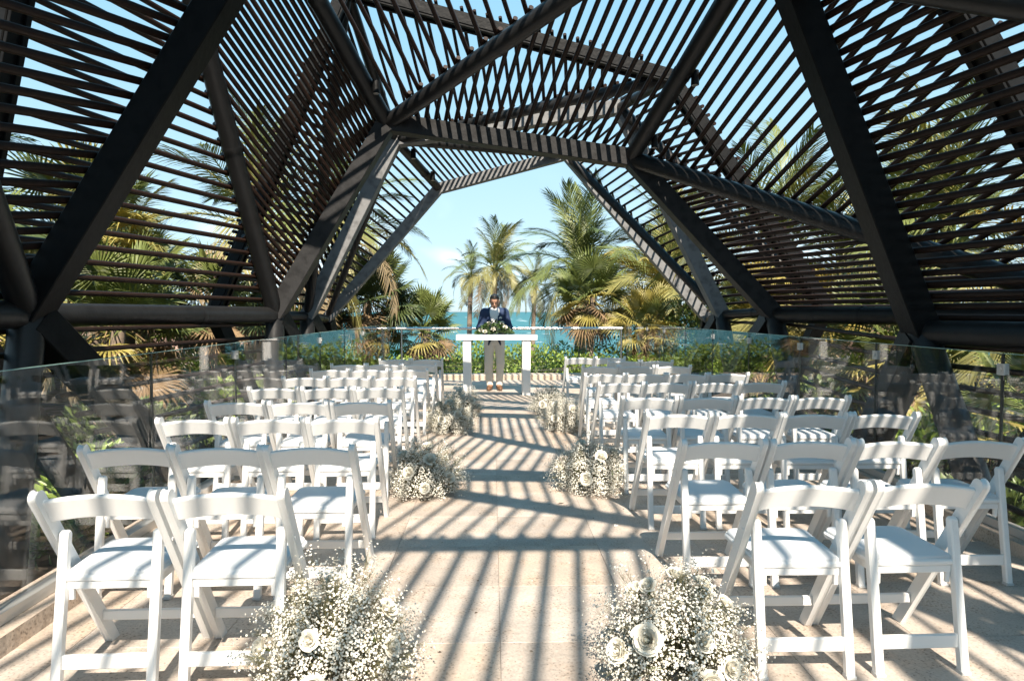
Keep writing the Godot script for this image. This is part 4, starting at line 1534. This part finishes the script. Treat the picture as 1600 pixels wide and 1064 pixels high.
	var beige := mat(Color(0.72, 0.68, 0.61), 0.85)
	beige.normal_enabled = true
	beige.normal_texture = navy.normal_texture
	beige.normal_scale = 0.6
	triplanar(beige, 1.6, false)
	part("trousers", tr.mesh(), beige, o)
	for s in 2:
		var shoe := MB.new()
		var a: Vector3 = an[s]
		var out := 0.02 * (s * 2 - 1)
		sdf_mesh(shoe, [[V.call(a.x, 0.052, a.z - 0.045), V.call(a.x + out, 0.045, a.z + 0.10), 0.043, 0.042], [V.call(a.x + out, 0.040, a.z + 0.10), V.call(a.x + out * 1.4, 0.034, a.z + 0.165), 0.041, 0.030], [V.call(a.x, 0.05, a.z - 0.03), V.call(a.x, 0.10, a.z - 0.01), 0.046, 0.042]], 0.008, 0.03, func(p: Vector3) -> float: return -p.y)
		part("shoe", shoe.mesh(), mat(Color(0.14, 0.07, 0.035), 0.35), o)
	var hair := MB.new()
	sdf_mesh(hair, [[H.call(0, 0.045, -0.030), H.call(0, 0.058, 0.006), 0.086, 0.080, Vector3(1.04, 1, 1)], [H.call(0, -0.02, -0.055), H.call(0, 0.02, -0.05), 0.070, 0.075], [H.call(0, 0.105, 0.04), H.call(0, 0.09, 0.055), 0.040, 0.030]], 0.006, 0.02, func(p: Vector3) -> float:
		var q: Vector3 = tilt.inverse() * (p - head)
		return maxf(0.052 + 0.42 * maxf(0.0, q.z + 0.0) - q.y if q.z > -0.005 else -0.075 - q.y, q.z - 0.088))
	part("hair", hair.mesh(), mat(Color(0.012, 0.010, 0.009), 0.55), o)
	for s in [-1.0, 1.0]:
		var eye := MB.new()
		eye.ball(H.call(s * 0.029, 0.006, 0.079), Vector3(0.009, 0.005, 0.008), 6, 8)
		part("eye", eye.mesh(), mat(Color(0.06, 0.045, 0.04), 0.3), o)
		var brow := MB.new()
		brow.tube([H.call(s * 0.046, 0.028, 0.083), H.call(s * 0.030, 0.034, 0.094), H.call(s * 0.012, 0.030, 0.099)], [0.002, 0.0035, 0.002], 6)
		part("eyebrow", brow.mesh(), mat(Color(0.012, 0.010, 0.009), 0.6), o)
	var bt := MB.new()
	for k in 3:
		bt.ball(V.call(0.105 + 0.013 * (k - 1), 1.295 + 0.012 * (k % 2), 0.140), Vector3(0.013, 0.013, 0.010), 6, 8)
	part("boutonniere", bt.mesh(), M.rose, o)
	var pk := MB.new()
	pk.box(V.call(0.125, 1.20, 0.136), Vector3(0.07, 0.03, 0.010), 0.003, Basis(Vector3.UP, 0.35))  # small pale blue patch on the chest of the blazer
	part("chest_patch", pk.mesh(), mat(Color(0.35, 0.50, 0.62), 0.8), o)


# ------------------------------------------------------------------ the scene
func _ready() -> void:
	rng.seed = 7
	var cam := Camera3D.new()
	cam.name = "camera"
	cam.position = Vector3(0, 1.41, 0)
	cam.rotation = Vector3(-atan(45.0 / 1067.0), -atan(30.0 / 1067.0), 0)
	cam.fov = 53.0
	cam.near = 0.05
	cam.far = 12000.0
	add_child(cam)
	cam.current = true
	var env := Environment.new()
	env.background_mode = Environment.BG_SKY
	var sky := Sky.new()
	var sm := ProceduralSkyMaterial.new()
	sm.sky_top_color = Color(0.115, 0.30, 0.46).linear_to_srgb()
	sm.sky_horizon_color = Color(0.40, 0.53, 0.585).linear_to_srgb()
	sm.sky_curve = 0.22
	sm.ground_bottom_color = Color(0.30, 0.27, 0.22).linear_to_srgb()
	sm.ground_horizon_color = Color(0.55, 0.65, 0.68).linear_to_srgb()
	sm.sun_angle_max = 12.0
	sm.sky_cover = cloud_cover()
	sky.sky_material = sm
	env.sky = sky
	env.background_energy_multiplier = 0.98
	env.tonemap_mode = Environment.TONE_MAPPER_LINEAR
	env.tonemap_exposure = 2.18
	env.sdfgi_enabled = true
	env.ssao_enabled = true
	env.ssil_enabled = true
	var we := WorldEnvironment.new()
	we.name = "environment"
	we.environment = env
	add_child(we)
	var sun := DirectionalLight3D.new()
	sun.name = "sun"
	sun.light_color = Color(1.0, 0.95, 0.88)
	sun.light_energy = 1.6
	sun.light_angular_distance = 0.5
	sun.shadow_enabled = true
	add_child(sun)
	sun.look_at_from_position(Vector3.ZERO, Vector3(-0.12, -1.0, -1.0), Vector3.UP)

	make_materials()
	build_setting()
	build_pavilion(cam)
	glass_side(-2.10, -0.13, -14.2, "frameless glass balustrade along the left edge of the deck", false)
	glass_side(3.10, 0.06, -14.2, "frameless glass balustrade along the right edge of the deck", true)
	build_rail()
	build_plants()
	build_table()
	build_person()
	build_chairs()
	build_flowers()


func cloud_cover() -> ImageTexture: # faint low cloud over the horizon, the same all round
	var w := 1024
	var h := 512
	var a := noise(0.02, 3, FastNoiseLite.TYPE_SIMPLEX_SMOOTH, 5).get_seamless_image(w, h)
	var im := Image.create(w, h, false, Image.FORMAT_RGBA8)
	for y in h / 2:
		var el := 90.0 - 180.0 * (y + 0.5) / h
		var band := exp(-pow((el - 4.0) / 4.0, 2.0))
		for x in w:
			var v := a.get_pixel(x, clampi(int(y * 2.0) % h, 0, h - 1)).r
			im.set_pixel(x, y, Color(1, 1, 1, clampf((v - 0.52) * 1.8, 0.0, 0.22) * band))
	return ImageTexture.create_from_image(im)
